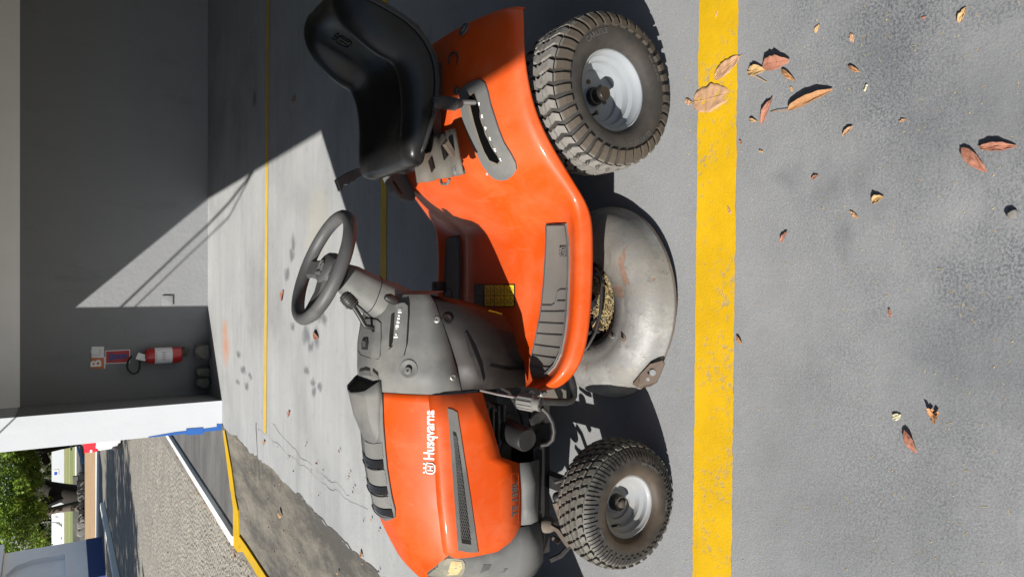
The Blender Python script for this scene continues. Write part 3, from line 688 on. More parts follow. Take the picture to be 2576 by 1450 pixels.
tree('tree', 'tree with the widest dark leaning trunk, beside the walking person', T1,
     [[(A(165,1240,Y1), .6), (A(120,1262,Y1-1), .45), (A(60,1290,Y1-3), .25)], [(A(118,1226,Y1), .4), (A(90,1240,Y1), .3), (A(40,1250,Y1), .15)]],
     clumps(52, A(15,1225,Y1-6), (6.0, 6, 3.2), .85, rt_), 11000, .34, 'green', 'shaded_bark', 1, 2.9)
Y2 = 70.; T2 = [(A(209,1272,Y2), .62), (A(195,1271,Y2), .42), (A(165,1276,Y2), .33), (A(127,1284,Y2), .29), (A(70,1292,Y2), .24), (A(10,1310,Y2), .16)]
tree('tree', 'tree with the slim sunlit rough trunk nearest the booth', T2, [[(A(110,1286,Y2), .2), (A(70,1310,Y2), .14), (A(20,1345,Y2), .08)]],
     clumps(60, A(25,1345,Y2-4), (5.4, 5, 2.9), .8, rt_), 12500, .32, 'green', 'bark', 2, 2.3)
Y3 = 72.; T3 = [(A(207,1105,Y3), .55), (A(190,1109,Y3), .45), (A(150,1118,Y3), .42), (A(108,1130,Y3), .36), (A(70,1142,Y3), .3), (A(10,1160,Y3), .2)]
tree('tree', 'tree with its trunk half hidden behind the white pillar', T3, [[(A(100,1132,Y3), .3), (A(118,1160,Y3), .3), (A(122,1165,Y3), .22)], [(A(90,1136,Y3), .2), (A(60,1175,Y3), .14), (A(30,1190,Y3), .1)]],
     clumps(40, A(20,1130,Y3-4), (5, 5, 2.6), .85, rt_), 8000, .34, 'green', 'shaded_bark', 3, 3.1)
# shade tree standing left of the frame, shading road and booth
ST = Vector((-24, 18.5, -.1)); tree('tree', 'big spreading tree by the road, outside the frame on the left', [(ST, .5), (ST+Vector((.3, 0, 3)), .42), (ST+Vector((.5, .5, 6)), .35), (ST+Vector((.5, 0, 11)), .15)], [],
     clumps(90, ST+Vector((1, 1, 10.5)), (7, 8, 3.2), 1.9, rt_), 16000, .55, 'green', 'bark', 4)
ST = Vector((-36, 27, -.1)); tree('tree', 'second spreading tree by the road, farther left outside the frame', [(ST, .5), (ST+Vector((.3, 0, 3)), .42), (ST+Vector((.5, .5, 6)), .35), (ST+Vector((.5, 0, 12)), .15)], [],
     clumps(90, ST+Vector((1, 1, 12)), (8, 9, 3.6), 2.1, rt_), 16000, .6, 'green', 'bark', 5)
# far wall with a blue square, tarps and the trees behind
FWY = 250.0
def fw(x, y): return A(x, y, FWY)
a, b = fw(130, 1100), fw(159, 1291)
fwl = thing('boundary_wall', 'long white wall beyond the green field', 'wall', ((a.x+b.x)/2, FWY, 0))
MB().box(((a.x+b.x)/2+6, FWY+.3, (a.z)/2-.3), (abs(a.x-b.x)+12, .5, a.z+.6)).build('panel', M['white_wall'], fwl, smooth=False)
p0, p1 = fw(134, 1195), fw(147.5, 1180); MB().box(((p0.x+p1.x)/2, FWY-.02, (p0.z+p1.z)/2), (abs(p0.x-p1.x), .08, abs(p0.z-p1.z))).build('notice_frame', M['kerb'], fwl, smooth=False)
p0, p1 = fw(136.3, 1194), fw(143.7, 1185.3); MB().box(((p0.x+p1.x)/2, FWY-.09, (p0.z+p1.z)/2), (abs(p0.x-p1.x), .06, abs(p0.z-p1.z))).build('notice', mat('bright_blue', (.02, .10, .55), .5), fwl, smooth=False)
a2, b2 = fw(130, 1292), fw(159, 1440)
gw = thing('boundary_wall', 'grey-blue wall section behind the heaped white tarpaulins', 'wall', ((a2.x+b2.x)/2, FWY+1, 0))
MB().box(((a2.x+b2.x)/2, FWY+1.3, a2.z/2-.3), (abs(a2.x-b2.x), .5, a2.z+.6)).build('panel', M['tarp'], gw, smooth=False)
def tarp(x0, x1, y0, y1, label, seed):
    mb = MB(); rows = []
    for i in range(15):
        yy = y0+(y1-y0)*i/14; row = []
        for j in range(8):
            xx = x0+(x1-x0)*(j/7)+ (1.2*noise.noise(Vector((yy*.13, seed, 0))) if j == 0 else 0)
            p = A(xx, yy, FWY-3.5-1.2*(j/7)+.9*noise.noise(Vector((yy*.09, j*.3, seed)))); row.append(p)
        rows.append(row)
    mb.grid(rows); o = mb.build('tarpaulin', M['paper'], solid=.05); tag(o, label, 'tarpaulin')
tarp(131, 157, 1287, 1302, 'small pale tarpaulin hanging beside the sunlit trunk', 1); tarp(131, 156, 1312, 1356, 'large crumpled white tarpaulin against the far grey wall', 5)
tg = random.Random(21)
for i in range(9):
    cx = -38 - i*6.6; cy = 262 + tg.uniform(-3, 3); c = Vector((cx, cy, -.1)); hgt = tg.uniform(6, 8)
    tree('far_tree', ['first','second','third','fourth','fifth','sixth','seventh','eighth','ninth'][i] + ' dark tree from the right, beyond the far wall', [(c, .4), (c+Vector((0, 0, 4)), .3), (c+Vector((.3, 0, 8)), .2)], [],
         clumps(26, c+Vector((0, 0, hgt)), (5.0, 3, 6.0), 1.9, tg), 1700, 1.1, 'dkgreen', 'shaded_bark', 30+i, None, 'trees beyond the far wall')
NTH = ['first', 'second', 'third', 'fourth', 'fifth', 'sixth', 'seventh', 'eighth', 'ninth']
# row of border stones and a blue board
for i in range(9):
    yy = 1196 + i*17.5; c = A(207+.35*math.sin(i*2.1), yy, 65.5); c.z = .12
    rock('border_stone', c, (.42, .4, .34+.1*math.sin(i)), NTH[i] + ' stone from the right in the row edging the sandy verge', 40+i, group='stones edging the sandy verge')
P4 = [A(193, 1124, 70), A(197.5, 1121, 70), A(211.5, 1164, 67), A(206, 1168, 67)]
o = MB().prism(P4, (0, .25, 0)).build('board', mat('blue_board', (.13, .27, .5), .5), smooth=False); tag(o, 'blue board leaning over at the far edge of the sand', 'board')
bn = A(197, 1300, 80); o = MB().box((bn.x-3, 80, .22), (14, .5, .5)).build('low_wall', M['asphalt'], smooth=False); tag(o, 'low dark wall between the sand and the field', 'wall')
# person walking, seen far off
def person(base, h, face):
    t = thing('person', 'person in dark clothes walking by the field, pale bag in hand', 'person', base)
    s_ = h/1.72; f = Vector((math.cos(face), math.sin(face), 0)); r_ = Vector((f.y, -f.x, 0))
    def P(fx, rx_, z): return base + f*fx*s_ + r_*rx_*s_ + Vector((0, 0, z*s_))
    J = dict(pel=P(0,0,.95), spine=P(.01,0,1.15), chest=P(.03,0,1.36), neck=P(.05,0,1.48), head=P(.07,0,1.58),
             rh=P(0,.09,.92), rk=P(.17,.1,.52), ra=P(.12,.1,.08), rt=P(.25,.1,.03), lh=P(0,-.09,.92), lk=P(.02,-.1,.5), la=P(-.2,-.1,.14), lt=P(-.09,-.1,.03),
             rs=P(.03,.19,1.4), re=P(-.08,.24,1.13), rw=P(-.02,.25,.88), rf=P(0,.25,.80), ls=P(.03,-.19,1.4), le=P(.06,-.24,1.12), lw=P(.2,-.24,.92), lf=P(.22,-.24,.84))
    order = list(J); E_d = [('pel','spine'),('spine','chest'),('chest','neck'),('neck','head'),('pel','rh'),('rh','rk'),('rk','ra'),('ra','rt'),('pel','lh'),('lh','lk'),('lk','la'),('la','lt'),('chest','rs'),('rs','re'),('re','rw'),('rw','rf'),('chest','ls'),('ls','le'),('le','lw'),('lw','lf')]
    rad = dict(pel=.15, spine=.14, chest=.16, neck=.06, head=.10, rh=.10, rk=.07, ra=.045, rt=.04, lh=.10, lk=.07, la=.045, lt=.04, rs=.07, re=.05, rw=.035, rf=.04, ls=.07, le=.05, lw=.035, lf=.04)
    me = bpy.data.meshes.new('body'); me.from_pydata([J[k]-base for k in order], [(order.index(a), order.index(b)) for a, b in E_d], [])
    o = bpy.data.objects.new('body', me); COL.objects.link(o); o.parent = t; me.materials.append(M['cloth_dark']); WO[o] = base.copy()
    md = o.modifiers.new('skin', 'SKIN'); md.use_smooth_shade = True
    for i, k in enumerate(order):
        sv = me.skin_vertices[0].data[i]; sv.radius = (rad[k]*s_, rad[k]*s_*.85); sv.use_root = (k == 'pel')
    o.modifiers.new('sub', 'SUBSURF').render_levels = 1
    hd = MB().ball(P(.08, 0, 1.62), (.085*s_, .08*s_, .115*s_)); hd.ball(P(.165, 0, 1.61), (.02*s_, .016*s_, .022*s_), 6, 5)
    for q_ in (-1, 1): hd.ball(P(.07, q_*.08, 1.61), (.02*s_, .014*s_, .03*s_), 6, 5)
    hd.build('head', M['skin'], t); MB().ball(P(.062, 0, 1.655), (.09*s_, .088*s_, .095*s_)).build('hair', M['cloth_dark'], t)
    MB().ball(P(.02, .27, .66), (.1*s_, .05*s_, .15*s_)).build('bag', M['cloth_light'], t)
fp = G(193.5, 1219, -.066); person(fp, 1.75, R(170))

# ================================================================== RIDING MOWER
from mathutils.bvhtree import BVHTree
YC = 2.31
mo = thing('riding_mower', 'orange and grey riding lawn mower parked behind the broad yellow line', 'riding mower', (0, YC, 0))
def near(X, dy, z): return Vector((X, YC-dy, z))
def sym(rows):
    """half profiles [(dy,z)...] per station X -> full rows across the mower"""
    out = []
    for X, pr_ in rows:
        xs = X if isinstance(X, (list, tuple)) else [X]*len(pr_)
        n_ = [near(x_, d_, z_) for x_, (d_, z_) in zip(xs, pr_)]
        out.append([Vector((p.x, 2*YC-p.y, p.z)) for p in n_[:0:-1]] + n_)
    return out
def bvh_of(o):
    dg = bpy.context.evaluated_depsgraph_get(); e = o.evaluated_get(dg); me = e.to_mesh()
    mw = e.matrix_world
    b = BVHTree.FromPolygons([mw @ v.co for v in me.vertices], [list(p.vertices) for p in me.polygons]); e.to_mesh_clear(); return b
def on(b, x, y, lift=.002, steps=10):
    for k in range(steps):                   # just past an edge: step back on to the surface
        r_ = ray(x + 3*k, y); h, n, i, d = b.ray_cast(CAM, r_)
        if h is not None: break
    if h is None: return None
    if n.dot(r_) > 0: n = -n
    return h + n*lift
def patch(b, pts, lift=.002, dens=1):
    """polygon traced on a real surface, as loose ring"""
    return [on(b, x, y, lift) for x, y in pts]
def conform(b, pts, lift, depth, fn=None, step=9.0):
    """plate that follows a curved surface: outline traced on it, cut into small facets, with a rim wall"""
    fn = fn or (lambda x, y, l: on(b, x, y, l))
    bm = bmesh.new(); vs_ = [bm.verts.new((x, y, 0)) for x, y in pts]; bm.faces.new(vs_)
    bmesh.ops.triangulate(bm, faces=bm.faces[:])
    xs = [p[0] for p in pts]; ys = [p[1] for p in pts]
    for ax, lo, hi in ((0, min(xs), max(xs)), (1, min(ys), max(ys))):
        n_ = max(1, int((hi-lo)/step))
        for k in range(1, n_):
            co = [0, 0, 0]; co[ax] = lo+(hi-lo)*k/n_+.013; no = [0, 0, 0]; no[ax] = 1
            bmesh.ops.bisect_plane(bm, geom=bm.verts[:]+bm.edges[:]+bm.faces[:], plane_co=co, plane_no=no)
    bm.verts.index_update(); ok = True; V = []; W = []
    for v in bm.verts:
        p = fn(v.co.x, v.co.y, lift); q_ = fn(v.co.x, v.co.y, lift-depth)
        V.append(p); W.append(q_)
    g_ = [p for p in V if p is not None]
    V = [p if p is not None else g_[0] for p in V]; W = [p if p is not None else g_[0] for p in W]
    Fc = [[v.index for v in f.verts] for f in bm.faces]; n_ = len(V)
    for e in bm.edges:
        if len(e.link_faces) == 1: a, c = e.verts[0].index, e.verts[1].index; Fc.append((a, c, n_+c, n_+a))
    bm.free(); mb = MB(); mb.add(V+W, Fc); return mb
def ring_plate(mb, top, depth):
    """plate with the given outline, thickness depth below"""
    n = len(top); nn = sum(((top[(i+1) % n]-top[0]).cross(top[(i+2) % n]-top[0]) for i in range(n)), Vector()).normalized()
    if nn.dot(CAM-top[0]) < 0: nn = -nn
    mb.prism(top, -nn*depth); return nn

# ---- body: fenders and footwell, one moulded shell
def foot(dE, dz, c=0):
    return [(0, .385+c), (.17, .38+c), (.245, .345+dz*.6+c*.6), (min(.30, dE-.14), .322+dz), (dE-.07, .322+dz), (dE-.035, .348+dz), (dE-.004, .335+dz), (dE, .295+dz)]
ST = [(-.345, foot(.36, .07)), (-.335, foot(.405, .065)), (-.31, foot(.45, .055)), (-.27, foot(.485, .04)), (-.2, foot(.51, .022)), (-.1, foot(.52, .012)), (.0, foot(.52, .004)), (.1, foot(.52, 0)), (.19, foot(.52, .002)), (.235, foot(.52, .008, .01)),
      (.28, [(0,.46),(.18,.455),(.25,.43),(.31,.395),(.42,.365),(.475,.368),(.515,.358),(.52,.325)]),
      (.33, [(0,.545),(.20,.54),(.26,.515),(.33,.475),(.42,.43),(.475,.415),(.512,.40),(.518,.365)]),
      (.40, [(0,.60),(.21,.595),(.27,.575),(.35,.545),(.43,.50),(.475,.48),(.508,.46),(.515,.42)]),
      (.49, [(0,.632),(.215,.63),(.28,.612),(.36,.59),(.43,.558),(.472,.54),(.503,.52),(.512,.488)]),
      (.58, [(0,.648),(.215,.648),(.28,.634),(.36,.617),(.43,.592),(.472,.575),(.50,.558),(.51,.53)]),
      (.70, [(0,.655),(.215,.655),(.28,.645),(.36,.632),(.43,.612),(.47,.598),(.498,.582),(.508,.555)]),
      (.80, [(0,.655),(.215,.655),(.28,.645),(.36,.632),(.43,.614),(.468,.60),(.495,.585),(.505,.556)]),
      (.86, [(0,.648),(.21,.648),(.27,.638),(.35,.624),(.415,.607),(.452,.592),(.478,.574),(.486,.545)]),
      (.885, [(0,.62),(.20,.62),(.26,.612),(.34,.60),(.40,.585),(.432,.57),(.452,.555),(.458,.53)]),
      (.89, [(0,.56),(.20,.56),(.255,.555),(.335,.55),(.392,.54),(.42,.53),(.44,.52),(.445,.505)])]
mb = MB(); mb.grid(sym(ST)); body = mb.build('fender_body', M['orange'], mo, sub=2, solid=.006)
bpy.context.view_layer.update(); BB = bvh_of(body)
# footrest mats with ribs
MATO = [(1376,561),(1426,561),(1430,590),(1434,619),(1434.5,675),(1433,727),(1430,795),(1424,843),(1414,891),(1398,923),(1374,947),(1350,951),(1339,942),(1336,925),(1338,905),(1350,851),(1362,783),(1370,711),(1375,643),(1377,600)]
top = patch(BB, MATO, .007)
def mirror(P): return [Vector((p.x, 2*YC-p.y, p.z)) for p in P]
def matpart(T, flip):
    mb = conform(BB, MATO, .0065, .012)
    if flip: mb.v = mirror(mb.v)
    o = mb.build('footrest_mat', M['mat_rubber'], body, sharp=30)
    n = len(T); c = sum(T, Vector())/n
    rim = [p + (c-p).normalized()*.006 + Vector((0, 0, .001)) for p in T]
    MB().tube(rim+[rim[0]], .0022, 6).build('mat_border', M['dark_plastic'], o)
    return o
nm = matpart(top, 0); fm = matpart(mirror(top), 1)
def rib(pts, par, r_=.0026):
    P = [on(BB, x0+(x1-x0)*k/6, y0+(y1-y0)*k/6, .0078) for (x0, y0), (x1, y1) in zip(pts, pts[1:]) for k in range(7)]
    MB().tube(P, r_, 6).build('rib', M['dark_plastic'], nm); MB().tube(mirror(P), r_, 6).build('rib', M['dark_plastic'], fm)
for a, b in [((1363.5,783.5),(1430,783.5)),((1357,811),(1426,815)),((1352,839),(1422,844)),((1346,867),(1414,877)),((1342,893),(1408,904)),((1339,920),(1394,927))]:
    rib([a, ((a[0]+b[0])/2, (a[1]+b[1])/2+.5), b], nm)
rib([(1366,767.5),(1392,768),(1401,763),(1408,733),(1415,728),(1433,728)], nm); rib([(1407,757),(1431,757)], nm)
# small badge plate on the mat: rounded frame, H, crown
def badge(mbx, fn, s_, bold=.0):
    """emblem: rounded frame open at the top with an H in it and three crown points"""
    fr = [(-.5,.35),(-.5,-.2),(-.3,-.45),(.3,-.45),(.5,-.2),(.5,.35),(.3,.5),(-.3,.5)]
    pts = [fn(Vector((x*s_, y*s_*.95, 0))) for x, y in fr]
    mbx.tube(pts+[pts[0]], s_*.055, 5)
    for x in (-.2, .2): mbx.tube([fn(Vector((x*s_, -.26*s_, 0))), fn(Vector((x*s_, .28*s_, 0)))], s_*.06, 5)
    mbx.tube([fn(Vector((-.2*s_, 0, 0))), fn(Vector((.2*s_, 0, 0)))], s_*.06, 5)
    for x in (-.42, 0, .42):
        mbx.tube([fn(Vector((x*s_, .55*s_, 0))), fn(Vector((x*s_, .72*s_, 0)))], [s_*.10, s_*.10], 6)
    return mbx
bc = on(BB, 1420, 628, .009); pl = MB(); pl = conform(BB, [(1413,618),(1433,618),(1433,645),(1413,645)], .0095, .004); pl.build('badge_plate', M['dark_plastic'], nm, smooth=False)
badge(MB(), plane_fn(on(BB, 1424, 631.5, .0115), (1,0,0), (0,1,.1), (0,0,1), 0), .026).build('badge', M['mat_rubber'], nm)
# warning label on the tunnel
LB = [(1193,714),(1296,714),(1297,771),(1196,771)]
def lq(u, v, lift):   # u along x, v along y in label
    x0 = 1193+(1296.5-1193)*u; return on(BB, x0+ (2*v if u < .1 else 0), 714+57*v, lift)
def labgrid(u0, u1, v0, v1, lift): return [[lq(u0+(u1-u0)*i/5, v0+(v1-v0)*j/3, lift) for j in range(4)] for i in range(6)]
wl = MB().grid(labgrid(0, 1, 0, 1, .0022)).build('warning_label', M['black'], body, smooth=False)
for i in range(3):
    for j in range(2):
        u0 = .27+i*.24; ce = MB().grid(labgrid(u0, u0+.225, .05+.47*j, .05+.47*j+.44, .0028)).build('label_cell', M['yellow_label'], wl, smooth=False)
        tri = MB(); uu = u0+.14
        c0, c1, c2 = lq(uu, .12+.47*j, .0034), lq(uu, .42+.47*j, .0034), lq(uu+.075, .27+.47*j, .0034)
        tri.tube([c0, c1, c2, c0], .0008, 4, cap=False); tri.build('warning_sign', M['grey_print'], ce)
        pg = MB(); pg.tube([lq(u0+.03, .14+.47*j, .0032), lq(u0+.06, .25+.47*j, .0032), lq(u0+.10, .3+.47*j, .0032), lq(u0+.04, .42+.47*j, .0032)], .0011, 4); pg.build('pictogram', M['grey_print'], ce)
for j in range(2): MB().grid(labgrid(.03, .24, .06+.47*j, .06+.47*j+.42, .0028)).build('label_cell', M['dark_plastic'], wl, smooth=False)
# shift gate on the near fender
GZ = lambda zx, zy: (1159.2+.2221*zx, 161+.2221*zy)   # survey of the gate close-up
go_ = [GZ(*p) for p in [(5,320),(60,250),(160,195),(235,175),(290,220),(320,310),(350,450),(385,560),(440,730),(500,880),(580,1010),(632,1110),(640,1180),(600,1245),(540,1290),(470,1303),(400,1290),(340,1245),(260,1140),(180,980),(110,830),(50,670),(20,520),(5,400)]]
gate = conform(BB, go_, .009, .012).build('shift_gate', M['grey_plastic'], body, sharp=30)
slot = [GZ(*p) for p in [(120,380),(180,330),(205,400),(225,470),(240,540),(240,600),(190,600),(205,660),(260,670),(282,720),(240,745),(240,790),(300,795),(330,850),(285,870),(290,910),(360,920),(388,970),(345,990),(350,1025),(425,1020),(455,1085),(435,1112),(345,1075),(290,980),(240,850),(190,690),(150,530)]]
pk = [GZ(*p) for p in [(90,390),(130,340),(185,318),(205,380),(235,520),(290,690),(340,850),(400,960),(465,1095),(462,1125),(380,1142),(320,1080),(260,950),(200,800),(140,620),(105,500)]]
conform(BB, pk, .0108, .003).build('slot_plate', M['old_metal'], gate, smooth=False)
conform(BB, slot, .0118, .002).build('gate_slot', mat('deep_slot', (.003, .003, .003), .95, spec=.02), gate, smooth=False)
for ch, zx, zy in [('6',235,455),('5',268,592),('4',307,722),('3',353,838),('2',408,962),('1',468,1068)]:
    c = on(BB, *GZ(zx, zy), .0112); n_ = (on(BB, *GZ(zx, zy), .02)-c).normalized(); u = Vector((0, 1, .3)); u = (u-n_*u.dot(n_)).normalized(); v_ = n_.cross(u)
    put_text(MB(), ch, .014, plane_fn(c-v_*.005, u, v_, n_, .0005), bold=.0006, align='CENTER').build('numeral', M['white_print'], gate, smooth=False)
for zx, zy in [(12,370),(318,1215)]:
    c = on(BB, *GZ(zx, zy), .0112); put_text(MB(), 'N' if zx > 100 else 'R', .012, plane_fn(c, (0,1,.3), (-1,0,0), (0,0,1), .001), align='CENTER').build('numeral', M['white_print'], gate, smooth=False)
# shift lever
b0 = on(BB, 1203, 258, 0); t0_ = A(1158, 257, b0.y+.01)
sh = MB().cyl(b0, t0_, .0085).build('shift_lever', M['metal'], mo)
g_ = [A(1159,259,b0.y+.01), A(1145,262,b0.y+.01), A(1128,259,b0.y+.01), A(1108,257,b0.y+.01), A(1094,262,b0.y+.01), A(1086,261,b0.y+.01)]
mb = MB(); mb.tube(g_, [.014, .0185, .0185, .02, .0235, .018], 14); gr = mb.build('grip', M['black'], sh)
for k in range(12):
    p = g_[1].lerp(g_[3], k/11); MB().lathe([(.0195, -.001), (.0212, 0), (.0195, .001)], p, (g_[3]-g_[1]), 14).build('grip_ridge', M['dark_plastic'], sh)
# bolts and plug on the fender
for x, y, r_ in [(1168,75,.022),(1151,229,.014)]:
    p = on(BB, x, y, .001); n_ = (on(BB, x, y, .02)-p).normalized(); MB().lathe([(0, .009), (r_*.5, .009), (r_*.55, .005), (r_, .004), (r_*1.05, 0)], p, n_, 18).build('fender_bolt', M['dark_plastic'], body)

# ---- hood
HS = [(-.345, .862, .850, .727, .250), (-.45, .861, .847, .715, .252), (-.57, .852, .836, .706, .253), (-.60, .849, .832, .704, .253), (-.70, .833, .815, .696, .252), (-.79, .807, .790, .682, .247), (-.83, .792, .775, .675, .243), (-.868, .775, .758, .666, .237)]
def upper(X, zc, zs, zf, df):
    m1 = (.11+(df-.11)*.36, zs+(zf-zs)*.30+.006); m2 = (.11+(df-.11)*.74, zs+(zf-zs)*.68+.008)
    return [(0, zc), (.06, zc-.002), (.11, zs), m1, m2, (df-.012, zf+.016), (df+.001, zf-.002)]
rows = [(X, upper(X, *r_)) for X, *r_ in HS]
NS = [(-.905, .755, .738, .686, .213), (-.945, .738, .722, .704, .160), (-.970, .724, .711, .700, .115), (-1.02, .682, .674, .664, .085), (-1.062, .636, .629, .622, .055)]
for X, zc, zs, zf, df in NS:
    rows.append((X, [(0, zc), (df*.3, zc-.001), (df*.5, zs), (df*.66, zs+(zf-zs)*.35), (df*.84, zs+(zf-zs)*.7), (df*.95, zf+.004), (df, zf)]))
mb = MB(); mb.grid(sym(rows)); hood = mb.build('hood', M['orange'], mo, sharp=60, sub=2, solid=.004)
# side panels of the hood, with the engine cut-out
LOW = {-.345: (.568, .270), -.45: (.535, .272), -.57: (.497, .273), -.60: (.424, .275), -.70: (.415, .274), -.79: (.412, .271), -.83: (.416, .268), -.868: (.452, .262)}
def sidepanel(sgn):
    mb = MB(); rows = []
    for X, zc, zs, zf, df in HS:
        zl, dl = LOW[X]
        R_ = [(df-.016, zf+.0195), (df+.001, zf+.004), (df+.009, zf-.018), (df+.012+(dl-df-.012)*.3, zf+(zl-zf)*.35), (dl, zf+(zl-zf)*.7), (dl+.001, zl)]
        rows.append([near(X, d_*sgn, z_) for d_, z_ in R_])
    rows.append([near(-.893, d_*sgn, z_) for d_, z_ in [(.222, .668), (.228, .650), (.238, .632), (.25, .60), (.254, .56), (.256, .50)]])
    mb.grid(rows); return mb.build('hood_side', M['orange'], hood, sharp=50, solid=.004 if sgn < 0 else -.004)
hs1 = sidepanel(1); hs2 = sidepanel(-1)
bpy.context.view_layer.update(); BH = bvh_of(hood); BS = bvh_of(hs1)
def onh(x, y, lift=.002):
    a = on(BH, x, y, lift, 1); b = on(BS, x, y, lift, 1)
    if a is None and b is None: return on(BH, x, y, lift)
    if a is None: return b
    if b is None: return a
    return a if (a-CAM).length < (b-CAM).length else b
# side vent strip with hexagon mesh
VS = [(1126,1026),(1137,1029),(1149,1036),(1165,1140),(1182,1250),(1202,1388),(1176,1386),(1152,1382),(1141,1230),(1133,1120)]
def plate_on(fn, pts, lift, depth, name, mt, par, bev=0, ref=None):
    return conform(None, pts, lift, depth, fn).build(name, mt, par, sharp=30, merge=False)
vent = plate_on(onh, VS, .0045, .010, 'side_vent', M['grey_plastic'], hs1, .0015)
SL = [(1138,1083),(1146,1087),(1158,1160),(1172,1270),(1184,1367),(1160,1363),(1152,1260),(1145,1160)]
plate_on(onh, SL, .0054, .002, 'vent_opening', M['gloss_black'], vent)
hx = MB()
def slp(u, v):  # u 0..1 along the slot, v 0..1 across
    y = 1092+(1352-1092)*u; xa = 1139.5+(1159.5-1139.5)*u; xb = 1147+(1182.5-1147)*u
    return onh(xa+(xb-xa)*v, y+3*v, .0068)
nx = 34
for i in range(nx):
    for j in range(4):
        o_ = .5*(i % 2); v0 = (j+o_)/4.0
        if v0 > .99: continue
        a = slp(i/nx, min(1, max(0, v0))); b = slp((i+.36)/nx, min(1, v0)); hx.tube([a, b], .0011, 4, cap=False)
        for dv_ in (-.125, .125):
            v1 = v0+dv_
            if -.01 <= v1 <= 1.01: hx.tube([b, slp((i+1)/nx, min(1, max(0, v1)))], .0011, 4, cap=False)
tag(hx.build('vent_mesh', M['dark_plastic'], vent, merge=False), kind='stuff')
# lettering on the hood
def hood_text(body_, xb, yb, xt, ya, cap, fnb, mt, name, bold):
    """body_ from sight point (xb,ya) towards the rear, upright on the panel"""
    o0 = fnb(xb, ya, .001); o1 = fnb(xb, yb, .001); up = fnb(xt, ya, .001)
    u = (o1-o0); L_ = u.length; u.normalize(); v_ = (up-o0); H_ = v_.length; v_ = (v_-u*v_.dot(u)).normalized(); n_ = u.cross(v_)
    if n_.dot(CAM-o0) < 0: n_ = -n_
    V, Fc = text_mesh(body_, 1.0, 0, bold=bold); w_ = max(p.x for p in V); mb = MB()
    ch = max(p.y for p in V)
    def fn(p):
        q_ = o0+u*(p.x/w_*L_)+v_*(p.y/ch*H_); best = None
        for B_ in (BH, BS):
            h, nn, i, d = B_.ray_cast(q_+n_*.05, -n_)
            if h is not None and (best is None or (h-q_).dot(n_) > (best-q_).dot(n_)): best = h
        return (best if best is not None else q_)+n_*.0016
    mb.add([fn(p) for p in V], Fc); return mb.build(name, mt, hood, smooth=False)
hood_text('Husqvarna', 1092, 1031, 1066, 1157, 1, onh, M['white_print'], 'lettering', .014)
c_ = onh(1082, 1176, .001); u_ = (onh(1082, 1160, .001)-onh(1082, 1190, .001)).normalized(); v_ = (onh(1070, 1176, .001)-onh(1094, 1176, .001)); v_ = (v_-u_*v_.dot(u_)).normalized()
badge(MB(), plane_fn(c_+v_*-.002, u_, v_, u_.cross(v_), .001), .034).build('emblem', M['white_print'], hood)
put_text(MB(), 'R', .006, plane_fn(onh(1064, 1031), u_, v_, u_.cross(v_), .0005)).build('registered_mark', M['grey_print'], hood, smooth=False)
hood_text('TS 138L', 1301, 1209, 1287, 1296, 1, onh, M['grey_print'], 'model_lettering', .02)
mb = MB(); P = [onh(x, y, .0012) for x, y in [(1286,1190),(1286,1250),(1288.5,1318),(1303,1317),(1306,1250),(1303,1190)]]; mb.tube(P+[P[0]], .0004, 4, cap=False); mb.build('model_plate_edge', M['orange'], hood)
# centre strip with scoop and louvres
def zt(X, dy):   # hood top height
    L = HS; 
    for a, b in zip(L, L[1:]):
        if b[0] <= X <= a[0]:
            t = (X-a[0])/(b[0]-a[0]); zc = a[1]+(b[1]-a[1])*t; zs = a[2]+(b[2]-a[2])*t; d_ = min(abs(dy), .11)
            return zc-(zc-zs)*(d_/.11)**2
    return L[0][1] if X > -.345 else L[-1][1]
XS = [-.347, -.40, -.45, -.5, -.55, -.6, -.65, -.7, -.74, -.77, -.79, -.80]
mb = MB(); rows = []
for i, X in enumerate(XS):
    hw = .108 if X > -.75 else .108*(1-((abs(X)-.75)/.055)**2.2)
    rows.append([near(X, hw*k, zt(X, hw*k)+.0065) for k in (-1, -.6, -.2, .2, .6, 1)])
mb.grid(rows); strip = mb.build('intake_strip', M['grey_plastic'], hood, sharp=60, solid=.006)
M['mesh_grey'] = mat('pale_mesh_plastic', (.20, .195, .185), .6, var=.1)
for X0, wd in ((-.596, .028), (-.688, .028), (-.762, .024)):
    def arc(X, dX, lift, d0=-.088, d1=.097, bow=.016):
        return [[near(X+dX*j - bow*(1-((d-.0)/.1)**2), d, zt(X+dX*j, d)+lift) for j in (0, 1)] for d in [d0+(d1-d0)*k/9 for k in range(10)]]
    lo = MB().grid(arc(X0, wd, .0088)).build('louvre', M['gloss_black'], strip, smooth=False)
    for k in range(11):
        d = -.02+.011*k; a = near(X0+wd*.15-.012, d, zt(X0, d)+.0098); b = near(X0+wd*.9-.012, d, zt(X0, d)+.0098); MB().tube([a, b], .0013, 4).build('louvre_bar', M['black'], lo)
    ms = MB().grid(arc(X0+wd+.004, .052, .0082, -.03, .1)).build('intake_mesh', M['mesh_grey'], strip, smooth=False)
    dm = MB()
    for i in range(7):
        for j in range(12):
            d = -.025+j*.0105+(.005 if i % 2 else 0); X = X0+wd+.009+i*.0068-.016*(1-(d/.1)**2); z_ = zt(X, d)+.009
            dm.add([near(X+.0017*math.cos(q_), d+.0025*math.sin(q_), z_) for q_ in (0, 1.05, 2.1, 3.14, 4.19, 5.24)], [list(range(6))])
    tag(dm.build('mesh_holes', M['gloss_black'], ms, smooth=False, merge=False, fixn=False), kind='stuff')
    rg = MB().tube([near(X0-.006-.016*(1-(d/.1)**2), d, zt(X0, d)+.009) for d in [-.088+.185*k/9 for k in range(10)]], .0022, 6).build('louvre_lip', M['grey_plastic'], strip)
